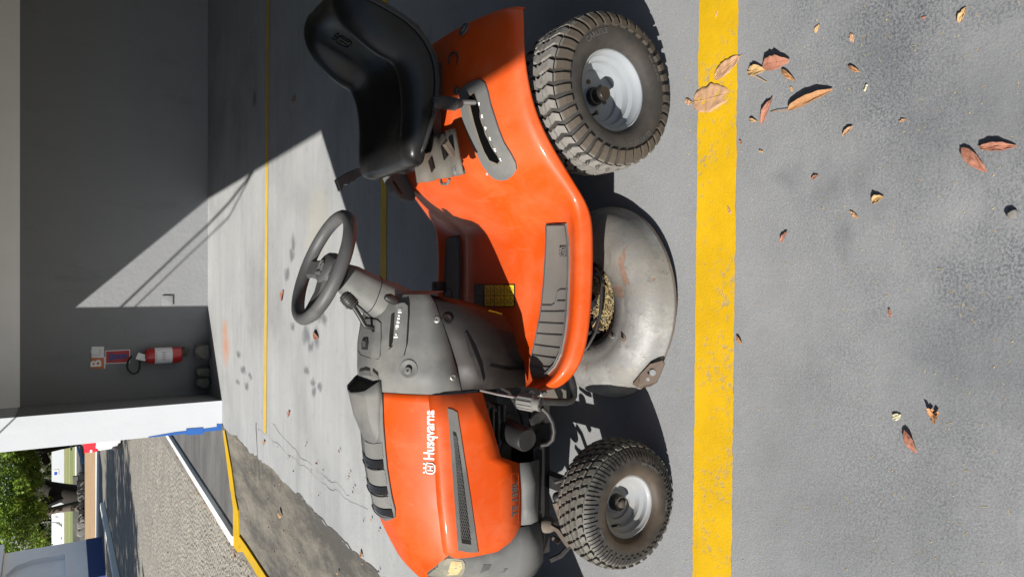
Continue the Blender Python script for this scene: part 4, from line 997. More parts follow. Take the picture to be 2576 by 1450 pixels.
sc_rows = [([-.352,-.346,-.338,-.312,-.300], [(0,.925),(.05,.918),(.085,.906),(.103,.872),(.106,.853)]), (-.36, [(0,.922),(.05,.914),(.083,.902),(.100,.870),(.104,.853)]), (-.44, [(0,.902),(.045,.896),(.075,.887),(.09,.866),(.095,.850)]), (-.50, [(0,.876),(.04,.872),(.062,.866),(.078,.855),(.082,.846)]), (-.535, [(0,.858),(.03,.857),(.05,.854),(.06,.85),(.065,.845)])]
mb = MB(); mb.grid(sym(sc_rows)); scp = mb.build('air_scoop', M['grey_plastic'], hood, sharp=25, solid=.004)
mb = MB(); R_ = sym([([-.356,-.350,-.342,-.316,-.304], [(0,.918),(.05,.911),(.08,.899),(.098,.868),(.10,.856)])])[0]; mb.poly(R_); mb.build('scoop_opening', M['gloss_black'], scp, smooth=False)

# ---- front bumper, headlights, side skirts
LV = [[(-.868,.236,.664),(-.905,.214,.684),(-.945,.161,.700),(-.970,.116,.695),(-1.02,.086,.662),(-1.062,.056,.620),(-1.068,0,.618)],
      [(-.880,.250,.600),(-.925,.238,.615),(-.965,.195,.635),(-.995,.145,.635),(-1.035,.10,.60),(-1.066,.056,.57),(-1.072,0,.57)],
      [(-.878,.258,.52),(-.93,.25,.525),(-.98,.215,.53),(-1.02,.165,.525),(-1.055,.11,.515),(-1.08,.056,.51),(-1.085,0,.51)],
      [(-.855,.264,.452),(-.93,.259,.452),(-.985,.235,.452),(-1.03,.19,.45),(-1.07,.12,.45),(-1.09,.06,.448),(-1.095,0,.448)],
      [(-.822,.276,.415),(-.91,.275,.415),(-.985,.256,.415),(-1.045,.21,.415),(-1.085,.13,.412),(-1.105,.06,.412),(-1.11,0,.412)],
      [(-.820,.284,.385),(-.91,.282,.385),(-.988,.262,.385),(-1.05,.214,.385),(-1.09,.134,.382),(-1.11,.06,.382),(-1.115,0,.382)],
      [(-.822,.270,.335),(-.90,.268,.315),(-.975,.246,.300),(-1.035,.2,.30),(-1.075,.126,.30),(-1.095,.06,.30),(-1.10,0,.30)]]
rows = []
for L_ in LV:
    n_ = [near(*p) for p in L_]; rows.append(n_ + [Vector((p.x, 2*YC-p.y, p.z)) for p in n_[-2::-1]])
bum = MB().grid(rows).build('front_bumper', M['grey_plastic'], mo, sharp=28, solid=.005)
bpy.context.view_layer.update(); BU = bvh_of(bum)
fnb_ = lambda x, y, l=.002: on(BU, x, y, l, 1) or onh(x, y, l)
HL = [(1124,1401),(1145,1402),(1163,1405),(1169,1414),(1169,1424),(1166,1436),(1160,1446),(1130,1449),(1095,1446),(1076,1442),(1100,1436),(1114,1424),(1119,1412)]
hlo = plate_on(fnb_, HL, .004, .008, 'headlight', M['lens'], bum, .001)
plate_on(fnb_, [(1135,1407),(1160,1410),(1163,1424),(1150,1441),(1125,1442),(1130,1425)], .005, .001, 'reflector', M['straw'], hlo)
MB().add(mirror([near(*p) for p in [(-.93,.232,.63),(-.99,.19,.63),(-1.04,.14,.60),(-1.0,.18,.55)]]), [(0,1,2,3)]).build('headlight', M['lens'], bum, smooth=False)
for pts in ([(1216,1417),(1242,1417),(1230,1430),(1206,1440),(1211,1428)], [(1262,1426),(1278,1428),(1268,1437),(1254,1437)]):
    plate_on(fnb_, pts, .0016, .002, 'bumper_grille', M['dark_plastic'], bum)
def skirt(sgn):
    S_ = [(-.60, .424), (-.68, .417), (-.76, .413), (-.815, .414)]
    rows = [[near(X, d_*sgn, z_) for d_, z_ in [(.277, zt_), (.286, .388), (.286, .378), (.272, .335 if X > -.7 else .34)]] for X, zt_ in S_]
    return MB().grid(rows).build('side_skirt', M['grey_plastic'], mo, sharp=25, solid=.004 if sgn > 0 else -.004)
skirt(1); skirt(-1)
MB().box((-.74, YC, .318), (.36, .50, .05)).build('lower_trim', M['black'], mo, bevel=.006)

# ---- dash, lower panel, steering column
DS = [(-.343, .872, .853, (.238, .748), (.252, .72), (.262, .640)), (-.27, .877, .860, (.226, .757), (.24, .73), (.257, .655)), (-.19, .876, .860, (.21, .762), (.226, .74), (.25, .675)), (-.11, .864, .850, (.19, .763), (.208, .745), (.236, .698)), (-.045, .835, .824, (.172, .758), (.19, .742), (.216, .715)), (-.02, .81, .80, (.15, .75), (.165, .74), (.19, .72))]
rows = []
for X, zc, zs, f1, f2, bd in DS:
    rows.append((X, [(0, zc), (.07, zc-.002), (.112, zs-.004), (.112+(f1[0]-.112)*.5, zs+(f1[1]-zs)*.45), f1, f2, bd]))
full = sym(rows)
# rear closing face leaning forward to the column foot
endr = [p + Vector((.012, 0, -.05)) for p in full[-1]]
mb = MB(); mb.grid(full + [endr]); dash = mb.build('dashboard', M['grey_plastic'], mo, sharp=24, solid=.004)
LPr = [(-.338, (.262,.637), (.272,.52), (.285,.40)), (-.25, (.256,.652), (.268,.53), (.282,.405)), (-.17, (.246,.676), (.262,.55), (.272,.42)), (-.10, (.233,.698), (.25,.57), (.262,.435)), (-.045, (.214,.710), (.225,.58), (.235,.45)), (-.022, (.19,.715), (.19,.585), (.19,.46))]
rows = []
for X, a, b, c in LPr:
    xs = [X, X-.02*(X > -.2), X-.055*(X > -.2)]
    rows.append([Vector((x_, YC-p[0], p[1])) for x_, p in zip(xs, (a, b, c))])
lpn = MB().grid(rows).build('lower_panel', M['panel_black'], mo, sharp=40, solid=.005)
MB().grid([[Vector((p.x, 2*YC-p.y, p.z)) for p in r_] for r_ in rows]).build('lower_panel', M['panel_black'], mo, sharp=40, solid=-.005)
mb = MB(); mb.poly([rows[-1][0], rows[-1][1], rows[-1][2], *(Vector((p.x, 2*YC-p.y, p.z)) for p in rows[-1][::-1])]); mb.build('rear_panel', M['panel_black'], mo, smooth=False, solid=.004)
bpy.context.view_layer.update(); BD = bvh_of(dash); BL = bvh_of(lpn)
ond = lambda x, y, l=.002: on(BD, x, y, l)
onl = lambda x, y, l=.002: on(BL, x, y, l)
# raised flute and orange reflection painted as a strip on the lower panel
P = [onl(*p, .003) for p in [(1170,835),(1185,880),(1202,925),(1212,958)]]
P = [p for p in P if p is not None]
if len(P) > 2: MB().tube(P, [.004]+[.012]*(len(P)-2)+[.008], 8).build('panel_flute', M['gloss_black'], lpn)
P = [onl(*p, .001) for p in [(1228,781),(1245,785),(1262,790)]]; P = [p for p in P if p]
if len(P) > 1: MB().tube(P, .0025, 5).build('reflex_strip', M['yellow_label'], lpn)
def screw(fn, x, y, r_, mt, par, name='screw'):
    p = fn(x, y, 0); q_ = fn(x, y, .02)
    if p is None: return
    o = MB().lathe([(r_*1.15, 0), (r_*1.1, .004), (r_*.75, .006), (r_*.7, .003), (0, .003)], p, (q_-p), 16).build(name, mt, par)
    MB().lathe([(r_*.25, .0035), (0, .0036)], p, (q_-p), 6).build('screw_socket', M['gloss_black'], o)
screw(ond, 1099, 803, .010, M['metal'], dash); screw(ond, 1139, 948, .010, M['metal'], dash); screw(onl, 1124, 803, .017, M['black'], lpn, 'panel_knob')
# switch panel with PTO lever
SP = [(918,803),(930,801),(950,804),(959.5,812),(960,850),(957,895),(953,902),(930,899),(910,892),(902,880),(903,850),(910,820)]
spn = plate_on(ond, SP, .002, .003, 'switch_panel', M['grey_plastic'], dash, .0008)
P = [ond(*p, .0026) for p in SP]; MB().tube(P+[P[0]], .0012, 4, cap=False).build('panel_gap', M['gloss_black'], spn)
key = plate_on(ond, [(916,851),(928,850),(929,862),(927,879),(914,878),(913,865)], .006, .005, 'light_switch', M['black'], spn, .001)
plate_on(ond, [(917.5,857),(924,858),(924,872),(917,871)], .009, .003, 'rocker', M['dark_plastic'], key, .001)
b0 = ond(938, 824, 0); k0 = A(880, 757, b0.y+.015)
lv = MB().tube([b0, b0+Vector((.004, 0, .014)), b0.lerp(k0, .2)+Vector((-.01, 0, .012)), b0.lerp(k0, .6)+Vector((-.004, 0, .004)), k0], .0085, 10).build('blade_lever', M['black'], dash)
kd = (k0-b0).normalized()
kn = MB().lathe([(0, -.026), (.016, -.024), (.022, -.008), (.024, .012), (.018, .03), (0, .034)], k0, kd, 14).build('knob', M['black'], lv)
for j in range(5): MB().lathe([(.0225, -.002), (.0262, 0), (.0225, .002)], k0+kd*(-.012+.008*j), kd, 14).build('knob_ridge', M['dark_plastic'], lv)
plate_on(ond, [(935,818),(943,820),(943,834),(939,835),(935,828)], .0032, .001, 'lever_slot', M['gloss_black'], spn)
# throttle: slot, raised printed bar, lever
plate_on(ond, [(985,790),(993,786),(991,820),(988,860),(984,872),(979,871),(980,845)], .0024, .002, 'throttle_slot', M['gloss_black'], dash)
TB = [(1008,764),(1020,763),(1028,771),(1028,800),(1024,870),(1018,893),(1002,902),(985,897),(973,893),(981,880),(992,870),(997,830),(1001,790)]
tbar = plate_on(ond, TB, .012, .016, 'throttle_scale', M['grey_plastic'], dash, .003)
for x, y, w_, h_ in [(1009,787,7,4),(1007,796,3,4),(1006,803,4,5),(1005,811.5,5,5),(1003,821,6,7),(1000,848,10,3)]:
    plate_on(ond, [(x-w_/2,y-h_/2),(x+w_/2,y-h_/2*.8),(x+w_/2,y+h_/2*.8),(x-w_/2,y+h_/2)], .0132, .0006, 'scale_mark', M['white_print'], tbar)
for tx, x, y in (('SLOW', 1009, 783), ('FAST', 1002, 829)):
    c = ond(x, y, .0136); put_text(MB(), tx, .006, plane_fn(c, (0,-1,-.3), (1,0,0), (0,-.3,1), .0005), align='CENTER').build('scale_text', M['white_print'], tbar, smooth=False)
c = ond(1001, 845, .0136); put_text(MB(), 'N', .013, plane_fn(c, (0,-1,-.3), (1,0,0), (0,-.3,1), .0005), align='CENTER').build('scale_text', M['white_print'], tbar, smooth=False)
b0 = ond(998, 786, 0); tl_ = MB().tube([b0, A(1000, 775, b0.y), A(999, 763, b0.y)], [.008, .009, .011], 8).build('throttle_lever', M['dark_plastic'], dash)
MB().tube([A(999, 760, b0.y), A(990, 754, b0.y), A(979, 749, b0.y-.005), A(969, 746, b0.y-.005)], [.012, .016, .016, .009], 10).build('knob', M['black'], tl_)
# ignition socket
p = ond(1028, 927, 0); n_ = (ond(1028, 927, .02)-p).normalized()
ig = MB().lathe([(.032, .0005), (.030, .003), (.024, .003), (.022, .0015), (0, .0015)], p, n_, 24).build('ignition_recess', M['grey_plastic'], dash)
MB().lathe([(.012, .0015), (.012, .012), (.009, .013), (0, .013)], p-Vector((.006, 0, 0)), n_, 16).build('ignition_lock', M['grey_plastic'], ig); MB().box(p+n_*.0135-Vector((.006, 0, 0)), (.004, .009, .003)).build('key_slot', M['gloss_black'], ig)
# recess behind the scoop
mb = MB(); mb.grid([[ond(*p, .002) for p in r_] for r_ in ([(906,927),(921,922),(940,926),(952,936)], [(905,933),(921,929),(940,933),(953,944)])]); mb.build('cup_recess', M['gloss_black'], dash, smooth=False)
mb = MB(); mb.grid([[ond(*p, .002) for p in r_] for r_ in ([(905,934),(921,930),(940,934),(953,945)], [(905,943),(921,943),(940,946),(956,955)])]); mb.build('cup_wall', M['metal'], dash, smooth=False)
# steering column and wheel
TL = R(21); WC = Vector((.072, YC, 1.018)); NV = Vector((math.sin(TL), 0, math.cos(TL))); AV = Vector((math.cos(TL), 0, -math.sin(TL))); YV = Vector((0, 1, 0))
foot_ = Vector((-.055, YC-.02, .80))
def colr(t, r1, r2, rot=0):
    c = foot_.lerp(WC-NV*.03, t)
    return [c + (AV*math.copysign(abs(math.cos(a))**.75, math.cos(a))*r1 + YV*math.copysign(abs(math.sin(a))**.75, math.sin(a))*r2) for a in [2*math.pi*k/28 for k in range(28)]]
mb = MB(); mb.grid([colr(-.25, .08, .11), colr(0, .078, .098), colr(.12, .071, .080), colr(.35, .065, .068), colr(.6, .058, .060), colr(.66, .057, .058), colr(.80, .047, .048), colr(.82, .044, .045)], close_v=True); col_ = mb.build('steering_column', M['grey_plastic'], mo, sharp=60)
mb = MB(); r0 = colr(.30, .0668, .0705); mb.tube(r0+[r0[0]], .0016, 5, cap=False); mb.build('column_seam', M['gloss_black'], col_)
MB().cyl(foot_.lerp(WC, .78), WC-NV*.005, .04, .036, 24).build('column_boot', M['black'], col_)
ph = [2*math.pi*k/48 for k in range(48)]
sw = MB(); Rr = .182
sw.grid([[WC + (AV*math.cos(a)+YV*math.sin(a))*(Rr+.0215*math.cos(b)*(1+.03*math.cos(14*a))) + NV*.022*math.sin(b) for b in [2*math.pi*j/12 for j in range(12)]] for a in ph], close_u=True, close_v=True)
wheel = sw.build('steering_wheel', M['dark_plastic'], mo, sharp=80)
hubp = MB(); hubp.grid([[WC + (AV*math.cos(a)*.052 + YV*math.sin(a)*.062)*k + NV*h for a in ph] for k, h in [(1.05, -.05), (1.12, -.022), (1.0, -.004), (.8, .004), (.001, .008)]], close_v=True); hubo = hubp.build('wheel_hub', M['dark_plastic'], wheel)
for a in (R(90), R(-90), R(180)):
    d_ = AV*math.cos(a)+YV*math.sin(a); t_ = NV.cross(d_)
    mb = MB(); rows = []
    for s_, wd, h in [(.04, .045, -.012), (.085, .036, -.014), (.13, .032, -.008), (.172, .038, -.002)]:
        c = WC+d_*s_; rows.append([c+t_*wd+NV*(h-.006), c+t_*wd*.7+NV*(h+.005), c-t_*wd*.7+NV*(h+.005), c-t_*wd+NV*(h-.006), c-t_*wd*.6+NV*(h-.016), c+t_*wd*.6+NV*(h-.016)])
    mb.grid(rows, close_v=True); mb.build('spoke', M['dark_plastic'], wheel)
badge(MB(), plane_fn(WC+NV*.0085, YV, AV*-1, NV, .0), .042).build('badge', M['grey_plastic'], hubo)

# ---- seat
SS = [((.388,.752),(-.95,0,.2),.86,.0,0), ((.388,.785),(-.85,0,.5),.93,.002,0), ((.408,.808),(-.35,0,.93),.97,.006,0), ((.46,.800),(0,0,1),1,.02,0), ((.55,.772),(0,0,1),1.02,.042,0), ((.65,.762),(0,0,1),1.04,.060,0), ((.725,.772),(-.3,0,.95),1.04,.075,0),
      ((.782,.815),(-.8,0,.6),1.02,.085,0), ((.810,.875),(-.96,0,.28),1.0,.09,0), ((.838,.945),(-.96,0,.28),.95,.075,0), ((.858,1.0),(-.85,0,.5),.87,.045,0), ((.888,1.033),(-.2,0,.98),.78,.008,0), ((.93,1.022),(.8,0,.6),.73,0,0)]
def seatrow(c, n_, k, b):
    n_ = Vector(n_).normalized(); c = Vector((c[0]+.018, YC, c[1])); L = [(0, 0), (.08, .002), (.125, b*.35), (.155, b*.9), (.19, b*1.08+.004), (.222, b*.82), (.24, b*.25-.012), (.240, -.045)]
    h = [c + Vector((0, -d_*k, 0)) + n_*o_ for d_, o_ in L]
    return [Vector((p.x, 2*YC-p.y, p.z)) for p in h[:0:-1]] + h
rows = [seatrow(*s_[:4]) for s_ in SS]
seat = MB().grid(rows).build('seat', M['vinyl'], mo, sub=2, solid=.006)
def shellrow(c, n_, k, o1, o2):
    n_ = Vector(n_).normalized(); c = Vector((c[0]+.018, YC, c[1]))
    h = [c + Vector((0, -d_*k, 0)) + n_*o_ for d_, o_ in [(0, o2), (.12, o2), (.20, o2+.012), (.246, (o1+o2)/2), (.25, o1), (.243, o1+.004)]]
    return [Vector((p.x, 2*YC-p.y, p.z)) for p in h[:0:-1]] + h
rows = [shellrow(c, n_, k, -.036, -.075) for c, n_, k, b, _ in SS[1:12]]
MB().grid(rows).build('seat_shell', M['black'], mo, sub=1, solid=.005)
P = [Vector((p.x, p.y, p.z)) for p in [seatrow(*s_[:4])[-1] for s_ in SS[1:12]]]
MB().tube([p+Vector((0, -.004, .002)) for p in P], .004, 6).build('seat_piping', M['black'], seat)
bpy.context.view_layer.update(); BSE = bvh_of(seat)
bc = on(BSE, 866, 105, .002)
if bc is not None:
    n_ = (on(BSE, 866, 105, .02)-bc).normalized(); u_ = Vector((0, 1, 0)); u_ = (u_-n_*u_.dot(n_)).normalized(); badge(MB(), plane_fn(bc, -u_ if False else u_, n_.cross(u_) if n_.cross(u_).z > 0 else -n_.cross(u_), n_, 0), .052).build('seat_emblem', M['vinyl'], seat)
# corrugated seat bracket and slide
bk = [G(1049,461,.70), G(1120,449,.70), G(1165,437,.695), G(1160,400,.69), G(1150,360,.685), G(1090,330,.69), G(1050,380,.70)]
mb = MB(); u0, u1 = bk[0], bk[2]; w_ = (G(1150,355,.69)-u1); rows = []
for i in range(25):
    t = i/24; p = u0.lerp(u1, t) + Vector((0, 0, .006*math.copysign(min(1, abs(2*math.sin(t*math.pi*5))), math.sin(t*math.pi*5))))
    rows.append([p, p+w_*.5, p+w_*1.4])
mb.grid(rows); brk = mb.build('seat_bracket', M['old_metal'], mo, sharp=60, solid=.005)
for (x0, y0), (x1, y1) in (((1088,428),(1080,400)), ((1120,398),(1112,362))):
    a = G(x0, y0, .7085); b = G(x1, y1, .7085); n_ = Vector((-(b-a).y, (b-a).x, 0)).normalized()*.012; MB().prism([a-n_, a+n_, b+n_, b-n_], (0, 0, -.004)).build('bracket_slot', M['gloss_black'], brk)
MB().prism([A(1128,352,1.985), A(1168,420,1.985), A(1172,436,1.985), A(1160,440,1.985), A(1150,405,1.985), A(1120,362,1.985)], (0, .02, 0)).build('bracket_side', M['rust'], brk, smooth=False)
p = A(1150, 430, 1.98); MB().lathe([(0, .012), (.010, .012), (.011, .006), (.017, .005), (.017, 0)], p, (0, -1, .2), 12).build('pivot_bolt', M['metal'], brk)
MB().tube([G(1108,452,.69), G(1112,463,.69), G(1126,462,.69), G(1131,450,.69)], .005, 6).build('bracket_loop', M['old_metal'], brk)
MB().box((.60, YC, .672), (.34, .30, .03)).build('seat_base', M['black'], mo)
spc = A(1162, 155, 2.08)
mb = MB(); mb.tube([spc + Vector((.024*math.cos(a), .024*math.sin(a), -.02+a*.0028)) for a in [k*.35 for k in range(60)]], .004, 6); mb.build('seat_spring', M['dark_metal'], mo)
# far side lift lever: grip and gated housing
gp = [(845.6,451),(874,433),(909,419.5),(921,430),(909,442),(897,449),(892,455),(883.6,456),(879,463.4),(865,463.4),(861,479.4),(856,480)]
lg = MB().prism([A(x, y, 2.735) for x, y in gp], (0, .03, 0)).build('lift_lever_grip', M['vinyl'], mo, smooth=False, bevel=.006)
MB().tube([A(912, 428, 2.75), A(960, 410, 2.75), A(1010, 400, 2.74)], .009, 8).build('lever_shaft', M['dark_metal'], lg)
lgt = [(972,440),(986,436),(1004,436),(1017,433),(1024,442),(1030,452),(1042,474),(1047,494),(1042,504),(1030,505),(1012,499),(993,482),(981,462)]
hsg = MB().prism([A(x, y, 2.60) for x, y in lgt], (0, .05, 0)).build('lift_lever_housing', M['grey_plastic'], mo, smooth=False, bevel=.005)
MB().prism([A(x, y, 2.598) for x, y in [(987,456),(993,455),(1013,486),(1011,490),(1004,484)]], (0, .004, 0)).build('housing_slot', M['gloss_black'], hsg, smooth=False)
for k in range(4): MB().prism([A(x+k*11, y-k*1.5, 2.597) for x, y in [(975,441),(980,440),(985,455),(980,457)]], (0, .003, 0)).build('housing_rib', M['grey_plastic'], hsg, smooth=False, bevel=.001)

# ---- wheels
def tyre_profile(R0, W, rb, seat_):
    """(radius, y) from the outer bead over the tread to the inner bead; y=0 at the middle"""
    h = R0-rb; k = W/2
    if rb > .1: half = [(rb, -k*.66), (rb+.008, -k*.88), (rb+h*.2, -k*.985), (rb+h*.40, -k), (rb+h*.60, -k*.965), (rb+h*.78, -k*.90), (rb+h*.90, -k*.76), (rb+h*.945, -k*.5), (rb+h*.955, 0)]
    else: half = [(rb, -k*.62), (rb+.008, -k*.86), (rb+h*.2, -k*.985), (rb+h*.42, -k), (rb+h*.62, -k*.955), (rb+h*.76, -k*.86), (rb+h*.88, -k*.68), (rb+h*.955, -k*.42), (rb+h*.975, 0)]
    return half + [(r_, -y_) for r_, y_ in half[-2::-1]]
def make_wheel(name, R0, W, rb, loc, tyre_m, rim_m, kind):
    c = Vector(loc)
    # rim dish: outer side faces -Y
    k = W/2
    rp = [(rb+.003, -k*.66), (rb+.005, -k*.74), (rb-.001, -k*.75), (rb-.004, -k*.66), (rb-.009, -k*.62), (rb-.010, -k*.44), (rb-.023, -k*.38), (rb-.024, -k*.14), (rb-.042, -k*.07), (rb-.043, k*.05), (rb-.058, k*.10), (.036, k*.13), (.03, k*.06), (.02, k*.06), (.0, k*.06)]
    mb = MB(); mb.lathe([(max(r_, .0005), y_) for r_, y_ in rp], c, (0, 1, 0), 48)
    mb.lathe([(rb+.003, -k*.66), (rb-.012, 0), (rb+.003, k*.66), (rb+.005, k*.74)], c, (0, 1, 0), 40)
    rim = mb.build(name, rim_m, mo, origin=c, sharp=50)
    pf = tyre_profile(R0, W, rb, 0)
    ty = MB(); ty.lathe(pf, c, (0, 1, 0), 72)
    # arc length table of the outside of the tyre
    L = [0]
    for a, b in zip(pf, pf[1:]): L.append(L[-1]+math.hypot(b[0]-a[0], b[1]-a[1]))
    def prof(s_):
        s_ = max(0, min(L[-1]-1e-6, s_))
        for i in range(len(pf)-1):
            if L[i] <= s_ <= L[i+1]:
                t = (s_-L[i])/(L[i+1]-L[i]); a, b = pf[i], pf[i+1]
                return a[0]+(b[0]-a[0])*t, a[1]+(b[1]-a[1])*t, (b[1]-a[1], -(b[0]-a[0]))
    def pt(th, s_, h):
        r_, y_, (dn, dr) = prof(s_)
        # outward normal of the profile
        ln = math.hypot(dn, dr) or 1; nr, ny = dn/ln, dr/ln
        r_ += nr*h; y_ += ny*h
        return c + Vector((math.cos(th)*r_, y_, math.sin(th)*r_))
    sm = L[-1]/2; sh = L[4]-.004 if kind == 'rear' else L[4]-.012   # shoulder start
    tr = MB()
    def block(cl, cr, h):
        """cl, cr: left and right boundaries [(theta, s)...]; raised lug with walls"""
        n = len(cl); V = []
        for q_ in (cl, cr):
            for th, s_ in q_: V.append(pt(th, s_, h))
        for q_ in (cl, cr):
            for th, s_ in q_: V.append(pt(th, s_, -.004))
        Fc = [(i, i+1, n+i+1, n+i) for i in range(n-1)]
        ring = list(range(n)) + list(range(2*n-1, n-1, -1))
        Fc += [(ring[i], ring[(i+1) % len(ring)], ring[(i+1) % len(ring)]+2*n, ring[i]+2*n) for i in range(len(ring))]
        tr.add(V, Fc)
    rw = random.Random(5)
    if kind == 'rear':
        N = 38; p_ = 2*math.pi/N; tot = L[-1]-2*sh
        for i in range(N):
            th = i*p_
            for side in (0, 1):
                m_ = (lambda s_: s_) if side == 0 else (lambda s_: L[-1]-s_)
                o_ = 0 if side == 0 else p_*.5
                ss = [sh+tot*q_ for q_ in (0, .04, .08, .12, .16)]
                sk = [0, .0, .03, .08, .12]
                block([(th+o_+p_*(.10+a), m_(s_)) for s_, a in zip(ss, sk)], [(th+o_+p_*(.70+a), m_(s_)) for s_, a in zip(ss, sk)], .012)
                ss = [sh+tot*q_ for q_ in (.175, .235, .30)]; sk = [.12, -.10, .12]
                block([(th+o_+p_*(.10+a), m_(s_)) for s_, a in zip(ss, sk)], [(th+o_+p_*(.70+a), m_(s_)) for s_, a in zip(ss, sk)], .012)
                ss = [sh+tot*q_ for q_ in (.315, .37, .425)]; sk = [.12, .34, .12]
                block([(th+o_+p_*(.02+a), m_(s_)) for s_, a in zip(ss, sk)], [(th+o_+p_*(.64+a), m_(s_)) for s_, a in zip(ss, sk)], .012)
            ss = [sh+tot*q_ for q_ in (.44, .5, .56)]; sk = [.13, -.1, .13]
            block([(th+p_*(.22+a), s_) for s_, a in zip(ss, sk)], [(th+p_*(.86+a), s_) for s_, a in zip(ss, sk)], .012)
    else:
        N = 40; p_ = 2*math.pi/N; tot = L[-1]-2*sh
        for i in range(N*2):
            th = i*p_/2
            for side in (0, 1):
                m_ = (lambda s_: s_) if side == 0 else (lambda s_: L[-1]-s_)
                ss = [sh+tot*q_ for q_ in ((0, .05, .10, .15, .2) if i % 2 else (.05, .09, .12, .16, .2))]; sk = [0, .1, .22, .36, .5]
                block([(th+p_*(.06+a*.5), m_(s_)) for s_, a in zip(ss, sk)], [(th+p_*(.36+a*.5), m_(s_)) for s_, a in zip(ss, sk)], .004)
        for row in range(5):
            q0 = .22+row*.115
            for i in range(N):
                th = i*p_ + (p_*.5 if row % 2 else 0)
                ss = [sh+tot*(q0+q_) for q_ in (0, .022, .038, .06, .08)]; sk = [0, .02, .13, .24, .26]
                block([(th+p_*(.02+a), s_) for s_, a in zip(ss, sk)], [(th+p_*(.62+a), s_) for s_, a in zip(ss, sk)], .010)
    tyo = ty.build('tyre', M['carcass'] if kind == 'rear' else tyre_m, rim, sharp=60)
    tag(tr.build('tread_lugs', tyre_m, rim, smooth=False, merge=False, fixn=True), kind='stuff')
    # sidewall lettering, raised rubber
    def ring_text(body_, size, rad_, a_mid, flip):
        V, Fc = text_mesh(body_, size, .0, bold=.0006); w_ = max(q.x for q in V); mb = MB(); P = []
        for q in V:
            a = a_mid + (-(q.x-w_/2) if not flip else (q.x-w_/2))/rad_; r_ = rad_ + ((q.y-size*.35) if not flip else -(q.y-size*.35))
            P.append(c + Vector((math.cos(a)*r_, -k*1.0-.0014, math.sin(a)*r_)))
        mb.add(P, Fc); return mb
    SB = M['tyre_letter']
    if kind == 'rear':
        rt = rb+(R0-rb)*.44
        ring_text('CARLISLE', .024, rt, R(30), False).build('sidewall_lettering', SB, tyo, smooth=False)
        ring_text('TURF-SAVER', .020, rt, R(212), True).build('sidewall_lettering', SB, tyo, smooth=False)
        ring_text('20x8.00-8  NHS', .014, rt, R(300), True).build('sidewall_lettering', SB, tyo, smooth=False)
    else:
        rt = rb+(R0-rb)*.45
        ring_text('15x6.00-6  NHS', .013, rt, R(330), True).build('sidewall_lettering', SB, tyo, smooth=False)
        ring_text('SERVICE', .010, rt, R(265), True).build('sidewall_lettering', SB, tyo, smooth=False)
        ring_text('TUBELESS', .010, rt, R(115), False).build('sidewall_lettering', SB, tyo, smooth=False)
    # hub
    if kind == 'rear':
        MB().lathe([(.032, k*.06), (.030, -k*.1), (.0245, -k*.12), (.0235, -k*.42), (.020, -k*.46), (0, -k*.465)], c, (0, 1, 0), 24).build('axle_cap', M['gloss_black'], rim)
        for a in (R(200), R(260), R(320), R(20), R(80)):
            MB().lathe([(.0075, k*.105), (.0075, k*.085), (0, k*.085)], c+Vector((math.cos(a)*.052, 0, math.sin(a)*.052)), (0, 1, 0), 12).build('bolt_hole', M['gloss_black'], rim)
    else:
        MB().lathe([(.028, k*.06), (.026, -k*.2), (.024, -k*.3), (.022, -k*.3), (.018, -k*.24), (.014, -k*.24), (.013, -k*.36), (.008, -k*.40), (0, -k*.40)], c, (0, 1, 0), 24).build('axle_cap', M['engine'], rim)
    MB().cyl(c+Vector((math.cos(2.5)*(rb-.02), -k*.4, math.sin(2.5)*(rb-.02))), c+Vector((math.cos(2.5)*(rb-.032), -k*.72, math.sin(2.5)*(rb-.032))), .004).build('valve_stem', M['black'], rim)
    return rim
M['tyre_letter'] = mat('raised_rubber_letters', (.075, .072, .068), .7, var=.2)
rw1 = make_wheel('rear_wheel', .25, .235, .129, (.640, 1.836, .25), M['rear_tyre'], M['rim'], 'rear')
fw1 = make_wheel('front_wheel', .202, .168, .097, (-.706, 1.784, .202), M['front_tyre'], M['front_rim'], 'front')
for wsrc in (rw1, fw1):
    p = WO[wsrc]; q_ = Vector((p.x, 2*YC-p.y, p.z)) - WO[mo]
    dup(wsrc, mo, q_, math.pi)

# ---- mower deck
DC = Vector((-.05, 2.035, 0))
dpf = [(.352, .030), (.350, .040), (.343, .050), (.338, .075), (.325, .100), (.300, .122), (.268, .136), (.245, .139), (.225, .134), (.205, .126), (.150, .122)]
def deckpt(r_, z_, a):
    x_, y_ = math.cos(a)*r_, math.sin(a)*r_
    k = noise.noise(Vector((x_*5, y_*5, 3)))*.0025
    # raised ramp where the baffle starts, towards the rear
    da = (math.degrees(a) % 360)
    ramp = max(0, 1-abs(da-312)/22)*max(0, min(1, (r_-.15)/.08))*max(0, min(1, (.33-r_)/.04))*.016
    return DC + Vector((x_*1.0, y_*1.0, z_+k+ramp))
mb = MB(); NA = 72
mb.grid([[deckpt(r_, z_, 2*math.pi*i/NA) for i in range(NA)] for r_, z_ in dpf], close_v=True)
deck = mb.build('mower_deck', M['deck'], mo, sharp=50, solid=-.003)
mb = MB(); D2 = Vector((-.02, 2.60, 0)); mb.lathe(dpf[:-2]+[(.0, .125)], D2, (0, 0, 1), 48); mb.build('deck_far_shell', M['deck'], deck, sharp=50)
MB().tube([deckpt(.353, .031, 2*math.pi*i/NA) for i in range(NA+1)], .004, 6, cap=False).build('deck_rim', M['rust'], deck)
MB().lathe([(.16, .085), (0, .085)], DC, (0, 0, 1), 24).build('spindle_well', M['dark_metal'], deck)
st = MB(); rs = random.Random(9)
